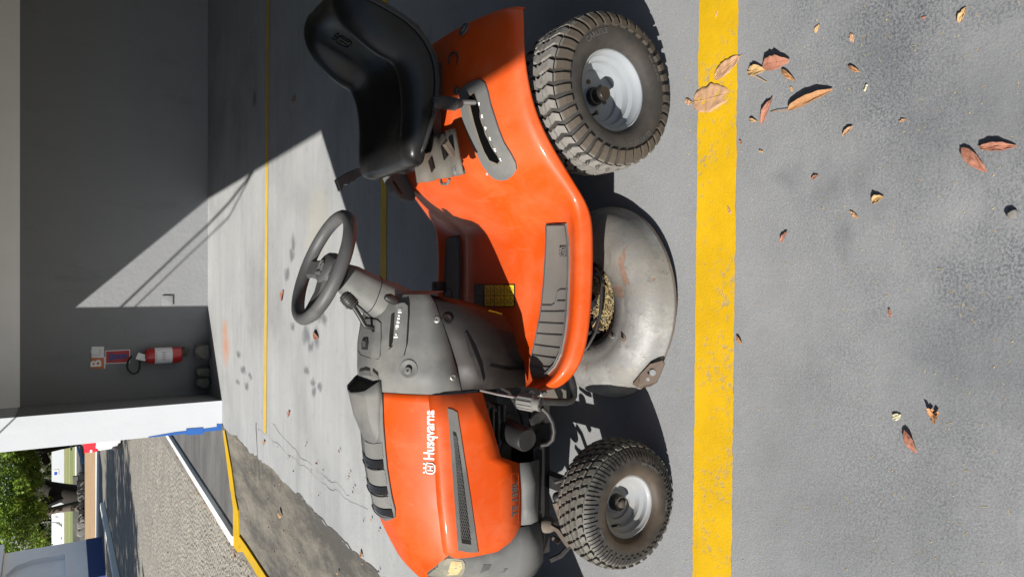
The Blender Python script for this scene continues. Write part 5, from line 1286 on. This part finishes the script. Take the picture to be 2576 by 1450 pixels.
for k in range(900):
    a = rs.uniform(-2.4, -.3); r_ = rs.uniform(.05, .15); p = DC+Vector((math.cos(a)*r_, math.sin(a)*r_, .09+rs.uniform(0, .035)))
    d_ = Vector((rs.uniform(-1, 1), rs.uniform(-1, 1), rs.uniform(-.3, .5))).normalized()*rs.uniform(.006, .022); w_ = d_.cross(Vector((0, 0, 1))).normalized()*.0009
    st.add([p-w_, p+w_, p+d_+w_, p+d_-w_], [(0, 1, 2, 3)])
tag(st.build('dry_clippings', M['straw'], deck, smooth=False, merge=False, fixn=False), kind='stuff')
lf = [A(1490,820,1.98), A(1505,800,1.97), A(1516,812,1.96), A(1508,828,1.96), A(1494,834,1.97)]; MB().prism(lf, (0, 0, -.002)).build('caught_leaf', M['leaf_ochre'], deck, smooth=False)
MB().lathe([(0, .175), (.03, .175), (.075, .170), (.078, .160), (.066, .150), (.078, .140), (.075, .130), (0, .13)], DC+Vector((.0, .09, 0)), (0, 0, 1), 32).build('drive_pulley', M['metal'], deck)
cab = [A(1496,672,1.95), A(1508,690,1.935), A(1513,720,1.925), A(1513,755,1.92), A(1508,800,1.92), A(1497,838,1.93), A(1478,872,1.95), A(1450,902,1.98)]
MB().tube(cab, .0055, 8).build('drive_cable', M['black'], deck)
MB().tube([A(1455,690,2.02), A(1500,688,1.94), A(1518,700,1.93)], .006, 6).build('brake_rod', M['dark_metal'], deck); MB().tube([A(1462,840,2.02), A(1508,832,1.94)], .007, 6).build('brake_rod', M['dark_metal'], deck)
# front corner lug of the deck
tb = [A(1668,905,1.715), A(1672,915,1.715), A(1668,925,1.72), A(1660,945,1.735), A(1652,962,1.75), A(1635,972,1.765), A(1605,975,1.80), A(1590,966,1.83), A(1610,940,1.79), A(1635,915,1.745)]
lug = MB().prism(tb, (.0, .010, -.012)).build('deck_lug', M['rust'], deck, smooth=False, bevel=.003)
for x, y, r_ in ((1641, 936, .011), (1629, 953, .006)):
    p = A(x, y, 1.752); MB().lathe([(r_, 0), (0, .0006)], p+Vector((0, -.006, .004)), (0, -.75, .66), 14).build('lug_hole', M['parking_hole'] if 'parking_hole' in M else M['floor'], lug)
for x, y in ((1544, 847), (1569, 850)):
    p = A(x, y, 1.92)
    h, n_, i_, d__ = bvh_of(deck).ray_cast(CAM, ray(x, y))
    if h is not None: MB().lathe([(0, .014), (.006, .014), (.0065, .004), (.012, .003), (.012, 0)], h, n_ if n_.dot(ray(x, y)) < 0 else -n_, 12).build('deck_bolt', M['metal'] if x < 1550 else M['rust'], deck)

# ---- engine, exhaust, chassis
MB().box((-.62, YC, .505), (.34, .34, .26), bev=.03).build('engine_block', M['engine'], mo)
mb = MB()
for k in range(7): mb.box((-.47+.0, YC-.16, .44+.022*k), (.12, .10, .008))
fin = mb.build('cooling_fins', M['engine'], mo, smooth=False); tag(fin, kind='stuff')
MB().box((-.44, YC-.13, .60), (.12, .12, .09), bev=.012).build('carburettor', M['engine'], mo)
MB().cyl((-.43, YC-.22, .63), (-.43, YC-.22, .60), .016).build('fuel_cap', M['metal'], mo)
c1 = A(1326, 1106, 2.00); mu = MB().lathe([(0, -.004), (.036, -.002), (.042, .006), (.042, .13), (0, .13)], c1, (.12, 1, .06), 24).build('oil_filter', M['black'], mo)
for s_ in (-1, 1):
    rl = MB().box((-.22, YC+s_*.185, .275), (1.5, .012, .085)).build('chassis_rail', M['dark_metal'], mo, smooth=False)
    for k, (x_, z_) in enumerate(((-.52, .29), (-.49, .265), (-.555, .262), (-.60, .29), (-.66, .265), (-.45, .29))):
        MB().lathe([(.009, 0), (0, .0003)], (x_, YC+s_*.1915, z_), (0, s_, 0), 12).build('rail_hole', M['gloss_black'], rl)
MB().box((.62, YC, .32), (.34, .34, .22), bev=.03).build('gearbox', M['engine'], mo); MB().cyl((.640, 1.92, .25), (.640, 2.70, .25), .02).build('rear_axle', M['dark_metal'], mo)
MB().box((.28, YC, .30), (.5, .36, .10)).build('underframe', M['dark_metal'], mo)
ax_ = MB().box((-.706, YC, .222), (.05, .86, .05), bev=.008).build('front_axle', M['dark_metal'], mo)
MB().tube([(-.706, 1.94, .22), (-.706, 1.93, .202), (-.706, 1.80, .202)], .012, 8).build('spindle', M['dark_metal'], ax_)
MB().ball(A(1403, 1250, 1.98), (.02, .02, .018), 14, 8).build('grease_cap', M['dark_metal'], ax_)
for pts, wd in (([(1386,1322,2.02),(1404,1331,2.0),(1432,1372,1.97)], .012), ([(1432,1372,1.97),(1410,1396,1.98),(1384,1408,2.0)], .009), ([(1398,1262,1.98),(1412,1300,1.97),(1428,1320,1.95)], .013), ([(1391,1350,2.05),(1408,1362,2.03)], .010), ([(1395,1212,2.0),(1420,1205,1.98),(1438,1190,1.97)], .008)):
    MB().tube([A(*p) for p in pts], wd, 6).build('steering_link', M['rust'] if wd > .0095 else M['dark_metal'], ax_)
MB().ball(A(1377, 1318, 2.06), (.03, .03, .04)).build('hub_boss', M['old_metal'], ax_)
# bracket plate under the footrest front, bent tube, hose connector, rod
bp_ = MB().prism([A(1311,972,1.96), A(1370,978,1.94), A(1424,962,1.93), A(1425,1002,1.93), A(1372,1006,1.94), A(1311,1012,1.96)], (0, .008, 0)).build('front_bracket', M['old_metal'], mo, smooth=False)
for x, y in ((1338, 990), (1366, 990), (1406, 988), (1408, 997)):
    MB().lathe([(0, .008), (.008, .008), (.009, .002), (.013, 0)] if x < 1400 else [(.007, .001), (0, .0012)], A(x, y, 1.943), (0, -1, .1), 12).build('bracket_bolt', M['metal'] if x < 1400 else M['gloss_black'], bp_)
tbp = [A(1362,1008,1.88), A(1395,1010,1.885), A(1425,1010,1.89), A(1438,1006,1.895), A(1443,995,1.90), A(1443,975,1.905), A(1438,955,1.915), A(1428,930,1.93)]
MB().tube(tbp, .0125, 12).build('lift_tube', M['dark_metal'], mo)
c0, c1 = A(1304, 1006, 1.95), A(1360, 1016, 1.88); dd = (c1-c0).normalized()
mb = MB(); mb.lathe([(0, 0), (.022, 0), (.0255, .004), (.0255, (c1-c0).length*.72), (.022, (c1-c0).length*.75), (.024, (c1-c0).length), (.020, (c1-c0).length+.001), (0, (c1-c0).length+.001)], c0, dd, 24)
cn = mb.build('washout_connector', M['grey_plastic'], mo, sharp=30)
u_ = dd.orthogonal().normalized(); w_ = dd.cross(u_)
for k in range(12):
    a = k*math.pi/6; e_ = (u_*math.cos(a)+w_*math.sin(a))*.0262; MB().tube([c0+dd*.006+e_, c0+dd*(c1-c0).length*.70+e_], .0028, 5).build('connector_rib', M['grey_plastic'], cn)
for k in range(6):
    a = k*math.pi/3; MB().box(c1+dd*.0015+(u_*math.cos(a)+w_*math.sin(a))*.016, (.006, .006, .006)).build('connector_window', M['gloss_black'], cn)
MB().lathe([(.009, 0), (.0, .0004)], c1+dd*.002, dd, 14).build('connector_bore', M['rust'], cn)
MB().tube([A(1207,981,1.98), A(1255,992,1.97), A(1306,1001,1.95)], .004, 8).build('control_rod', M['chrome'], mo)
MB().tube([A(1364,1026,1.88), A(1378,1040,1.87), A(1390,1062,1.87), A(1394,1085,1.88), A(1390,1105,1.89), A(1378,1116,1.91), A(1362,1119,1.93)], .0075, 10).build('drain_hose', M['dark_metal'], mo)
MB().tube([A(1232,960,2.1), A(1280,985,2.1), A(1310,1040,2.1), A(1318,1080,2.12)], .006, 6).build('fuel_hose', M['black'], mo)
MB().tube([A(1215,1010,2.12), A(1250,1030,2.12), A(1262,1085,2.12), A(1250,1140,2.12)], .012, 8).build('intake_hose', M['black'], mo)
MB().box((-.20, 2.62, .44), (.05, .06, .09), bev=.01).build('brake_pedal', M['black'], mo)
MB().box(A(1104, 722, 2.62), (.05, .05, .05), bev=.012).build('clutch_pedal', M['black'], mo)

# ================================================================== FALLEN LEAVES AND LITTER
def leaf(name, label, tip, base, width, mt, curl=.3, arch=.15, lift=.004, notch=0.0, stem=None, seed=0, skew=0.0, group=None, side=None, fat=.75):
    """dead leaf lying on the slab, from stalk end to tip (sight points); width in metres"""
    a, b = G(*base), G(*tip); u = (b-a); L_ = u.length; u.normalize(); v_ = Vector((-u.y, u.x, 0)); rows = []
    NU, NV_ = 18, 8
    for i in range(NU+1):
        t = i/NU; hw = width/2*(math.sin(math.pi*min(1, t**(.85)))**fat if 0 < t < 1 else .02)*(1+.16*noise.noise(Vector((t*7, seed, 1)))+.10*noise.noise(Vector((t*19, seed, 4))))
        row = []
        for j in range(NV_+1):
            s_ = -1+2*j/NV_; w_ = hw*s_
            z_ = lift + arch*L_*.38*math.sin(math.pi*t) + curl*abs(s_)**1.6*hw*.75 + skew*.7*s_*hw + .0035*noise.noise(Vector((t*5, s_*2, seed*3.1))) + .11*hw*noise.noise(Vector((t*15, s_*4, seed*1.7)))
            if side: z_ += side*max(0, s_)**1.5*hw
            row.append(a + u*(L_*t) + v_*w_*(1-abs(curl)*.25) + Vector((0, 0, max(.0012, z_))))
        rows.append(row)
    mb = MB(); mb.grid(rows); o = mb.build(name, M[mt], solid=.0007, origin=a)
    tag(o, label, 'leaf', group)
    MB().tube([r_[NV_//2]+Vector((0, 0, .0009)) for r_ in rows], [.0013]*(NU)+[.0004], 5).build('midrib', M[mt], o)
    if stem:
        e_ = G(*stem); MB().tube([rows[0][NV_//2], a.lerp(e_, .5)+Vector((0, 0, .010)), e_+Vector((0, 0, .004))], .0012, 5).build('stalk', M[mt], o)
    return o
LF = [
 ('largest round tan leaf with veins on the yellow line below the rear tyre', (1838,236), (1745,258), .088, 'leaf_tan', .10, .04, .003, dict(stem=(1727,248), seed=1, fat=.5)),
 ('scrap of tan leaf at the stalk of the big round leaf, beside the yellow line', (1742,262), (1726,252), .02, 'leaf_tan', .2, .05, .003, dict(seed=2)),
 ('oval brown leaf across the outer edge of the yellow line', (1864,142), (1800,198), .046, 'leaf_tan', .15, .08, .005, dict(stem=(1869,138), seed=3, fat=.5)),
 ('folded ochre leaf just outside the yellow line', (1930,176), (1884,182), .036, 'leaf_ochre', .5, .25, .006, dict(seed=4, stem=(1931,207))),
 ('broad pinkish red leaf standing on its edge past the yellow line', (1995,154), (1926,170), .044, 'leaf_red', .45, .22, .014, dict(seed=5, skew=.5)),
 ('twisted pale leaf touching the broad pinkish red leaf', (2003,204), (1970,176), .017, 'leaf_brown', .7, .25, .006, dict(seed=6)),
 ('narrow reddish leaf crossed by the stalk of the long curled leaf', (1948,246), (1921,314), .022, 'leaf_red', .6, .18, .008, dict(seed=7, skew=.4)),
 ('long curled tan leaf with a long stalk, the biggest of the group', (2101,226), (1988,278), .028, 'leaf_brown', .9, .13, .010, dict(seed=8, stem=(1941,282), skew=.6, fat=.5)),
 ('small curled ochre leaf near the narrow reddish leaf', (1907,306), (1887,300), .013, 'leaf_ochre', .9, .3, .004, dict(seed=9)),
 ('small pale oval leaf nearest the top edge, beyond the yellow line', (2063,62), (2053,84), .013, 'leaf_ochre', .3, .15, .004, dict(seed=10)),
 ('small tan leaf with a rounded end, right of the pale oval one', (2142,84), (2148,106), .014, 'leaf_tan', .3, .15, .003, dict(seed=11)),
 ('small crumpled brown leaf between two small tan leaves', (2137,166), (2165,182), .013, 'leaf_brown', .9, .3, .005, dict(seed=12)),
 ('tiny yellowish leaf on the grey slab', (2184,212), (2178,230), .009, 'leaf_pale', .4, .2, .003, dict(seed=13)),
 ('slender tan leaf with a raised edge amid the bare slab', (2149,318), (2124,343), .017, 'leaf_tan', .7, .2, .006, dict(seed=14)),
 ('tiny tan leaf chip far from the line', (2281,300), (2265,306), .008, 'leaf_tan', .4, .2, .002, dict(seed=15)),
 ('forked pale tan leaf near the top right corner', (2433,18), (2414,58), .017, 'leaf_ochre', .4, .12, .004, dict(seed=16)),
 ('tiny round reddish leaf bit near the forked leaf', (2330,42), (2321,46), .008, 'leaf_red', .2, .1, .002, dict(seed=17)),
 ('dark reddish leaf with a pale torn base at the right edge', (2488,434), (2422,372), .030, 'leaf_red', .45, .12, .008, dict(seed=18, skew=.3)),
 ('long narrow reddish leaf at the right edge beside the torn one', (2563,369), (2468,371), .023, 'leaf_red', .8, .14, .007, dict(seed=19, skew=.3)),
 ('small squarish ochre leaf folded over its shadow', (2226,494), (2196,508), .025, 'leaf_ochre', .7, .3, .006, dict(seed=20)),
 ('small slim tan leaf left of the squarish ochre leaf', (2140,530), (2160,549), .010, 'leaf_tan', .3, .1, .003, dict(seed=21)),
 ('small triangular reddish leaf alone on the slab', (1984,582), (1968,610), .014, 'leaf_red', .6, .2, .006, dict(seed=22)),
 ('small pale leaf on the yellow line opposite the mower deck', (1833,516), (1841,540), .010, 'leaf_tan', .4, .15, .003, dict(seed=23)),
 ('small grey-brown leaf on the yellow line at the top edge', (1808,27), (1802,45), .009, 'leaf_tan', .3, .1, .003, dict(seed=24)),
 ('tiny ochre leaf below the broad pinkish red leaf', (1990,218), (1996,230), .008, 'leaf_ochre', .3, .2, .003, dict(seed=25)),
 ('tiny reddish leaf close to the outer edge of the yellow line', (1863,352), (1867,364), .008, 'leaf_red', .4, .2, .003, dict(seed=26)),
 ('tiny yellow leaf chip near the outer edge of the yellow line', (1911,378), (1921,383), .007, 'leaf_ochre', .3, .2, .003, dict(seed=27)),
 ('tiny dark red crumpled leaf in the middle of the slab', (2060,440), (2045,452), .012, 'leaf_red', 1.0, .3, .004, dict(seed=28)),
 ('orange-brown curled leaf touching the yellow line near the deck front', (1856,843), (1869,864), .014, 'leaf_brown', .7, .25, .005, dict(seed=29)),
 ('thin reddish leaf sliver on the bare slab', (2239,776), (2243,797), .008, 'leaf_red', .5, .15, .003, dict(seed=30)),
 ('pale yellow-green ragged leaf scrap', (2268,1041), (2247,1052), .018, 'leaf_pale', .2, .1, .003, dict(seed=31)),
 ('pointed pinkish brown leaf below the pale scrap', (2311,1138), (2280,1080), .026, 'leaf_red', .5, .18, .009, dict(seed=32, skew=.3)),
 ('reddish leaf on the floor behind the steering wheel', (715,730), (709,758), .07, 'leaf_red', .3, .15, .006, dict(seed=33)),
 ('reddish leaf lying on the dark oil spots', (790,836), (803,850), .06, 'leaf_red', .4, .15, .006, dict(seed=34)),
 ('small leaf bits beside the end of the thin yellow line', (669,1110), (664,1118), .05, 'leaf_brown', .5, .2, .006, dict(seed=35)),
 ('small reddish leaf between the thin yellow line and the hood', (731,1034), (727,1048), .05, 'leaf_red', .5, .2, .006, dict(seed=36)),
 ('tan leaf on the bare concrete left of the hood', (703,1282), (710,1300), .06, 'leaf_ochre', .5, .2, .008, dict(seed=37)),
 ('small dark leaf in the shade behind the seat', (738,246), (744,252), .05, 'leaf_brown', .5, .2, .006, dict(seed=38)),
 ('small orange leaf near the nose of the hood', (908,1387), (914,1395), .04, 'leaf_brown', .5, .2, .006, dict(seed=39)),
]
for lab, tip, base, wd, mt_, cu, ar_, li, kw in LF:
    leaf('dry_leaf', lab, tip, base, wd, mt_, cu, ar_, li, group='dry leaves scattered on the slab', **kw)
rock('pebble', G(2547, 539, .008), (.012, .012, .010), 'small round pebble near the right edge of the picture', 51)
# crumpled scrap of bark
mb = MB(); rz_ = random.Random(4); c = G(2345, 1045)
for k in range(7):
    d_ = Vector((rz_.uniform(-1, 1), rz_.uniform(-1, 1), rz_.uniform(0, .6))).normalized()*rz_.uniform(.01, .026); p = c+Vector((rz_.uniform(-.01, .01), rz_.uniform(-.01, .01), .004)); w_ = d_.cross(Vector((0, 0, 1))).normalized()*.005
    mb.add([p-w_, p+w_, p+d_+w_*.6, p+d_-w_*.4+Vector((0, 0, .004))], [(0, 1, 2, 3)])
tag(mb.build('bark_scrap', M['leaf_brown'], smooth=False, merge=False, solid=.001), 'crumpled scrap of brown bark near the pale leaf scrap', 'debris')
# chips, twigs and grit too small to count
mb = MB(); rz_ = random.Random(8)
for k in range(520):
    x_ = rz_.uniform(1720, 2570) if k < 380 else rz_.uniform(1480, 1740); y_ = rz_.uniform(0, 1450)
    if k >= 380 and not (420 < y_ < 560 or y_ > 1420 or y_ < 30): x_ = rz_.uniform(1706, 1745)
    c = G(x_, y_); a_ = rz_.uniform(0, 6.28)
    if k % 3 == 0:   # thin straws
        d_ = Vector((math.cos(a_), math.sin(a_), .1))*rz_.uniform(.004, .014); w_ = Vector((-math.sin(a_), math.cos(a_), 0))*.0006
        mb.add([c-w_+Vector((0, 0, .001)), c+w_+Vector((0, 0, .001)), c+d_+w_, c+d_-w_], [(0, 1, 2, 3)])
    else:
        r_ = rz_.uniform(.0008, .0028); mb.add([c+Vector((math.cos(a_+q_)*r_*rz_.uniform(.6, 1.2), math.sin(a_+q_)*r_, .0005)) for q_ in (0, 1.57, 3.14, 4.7)] + [c+Vector((0, 0, r_*.9))], [(0,1,4),(1,2,4),(2,3,4),(3,0,4)])
tag(mb.build('grit_and_straws', M['straw'], smooth=False, merge=False, fixn=False), 'fine straws and grit strewn over the slab', kind='stuff')
M['litter'] = leaf_mat('old_leaf_litter', (.20, .115, .065), (.30, .18, .11))
# leaf litter along the street kerb and on the road
mb = MB(); rz_ = random.Random(12)
def bit(c, s_):
    a_ = rz_.uniform(0, 6.28); u = Vector((math.cos(a_), math.sin(a_), rz_.uniform(-.1, .3)))*s_; v_ = Vector((-math.sin(a_), math.cos(a_), rz_.uniform(-.3, .3)))*s_*.4
    mb.add([c-u, c+v_+Vector((0, 0, .01)), c+u, c-v_], [(0, 1, 2, 3)])
for k in range(170):
    t = rz_.random(); p = Vector(KL[1]).lerp(Vector(KL[0]), t**1.6); bit(Vector((p.x-abs(rz_.gauss(0, .10))-.03, p.y, -.055+rz_.random()*.02)), rz_.uniform(.015, .04))
for k in range(120):
    yy = rz_.uniform(8, 26); bit(Vector((-3.2-rz_.random()*(yy*.4-2.6), yy, -.05)), rz_.uniform(.012, .035))
for k in range(50):
    p = G(rz_.uniform(560, 980), rz_.uniform(1100, 1450)); bit(p+Vector((0, 0, .012)), rz_.uniform(.008, .02))
tag(mb.build('leaf_litter', M['litter'], smooth=False, merge=False, fixn=False), 'dead leaf litter along the white kerb and over the road', kind='stuff')
# tuft of dry grass caught on the rear tyre
mb = MB(); c = A(1398, 393, 1.90)
for k in range(26):
    d_ = Vector((rz_.uniform(-1, 1), rz_.uniform(-1, .4), rz_.uniform(-.6, .8))).normalized()*rz_.uniform(.012, .035); p = c+Vector((rz_.uniform(-.008, .008), rz_.uniform(-.008, .008), rz_.uniform(-.008, .008)))
    mb.tube([p, p+d_*.6+Vector((0, 0, .004)), p+d_], .0009, 4)
tag(mb.build('grass_tuft', M['straw'], merge=False), 'tuft of dry grass caught between fender and rear tyre', 'debris')
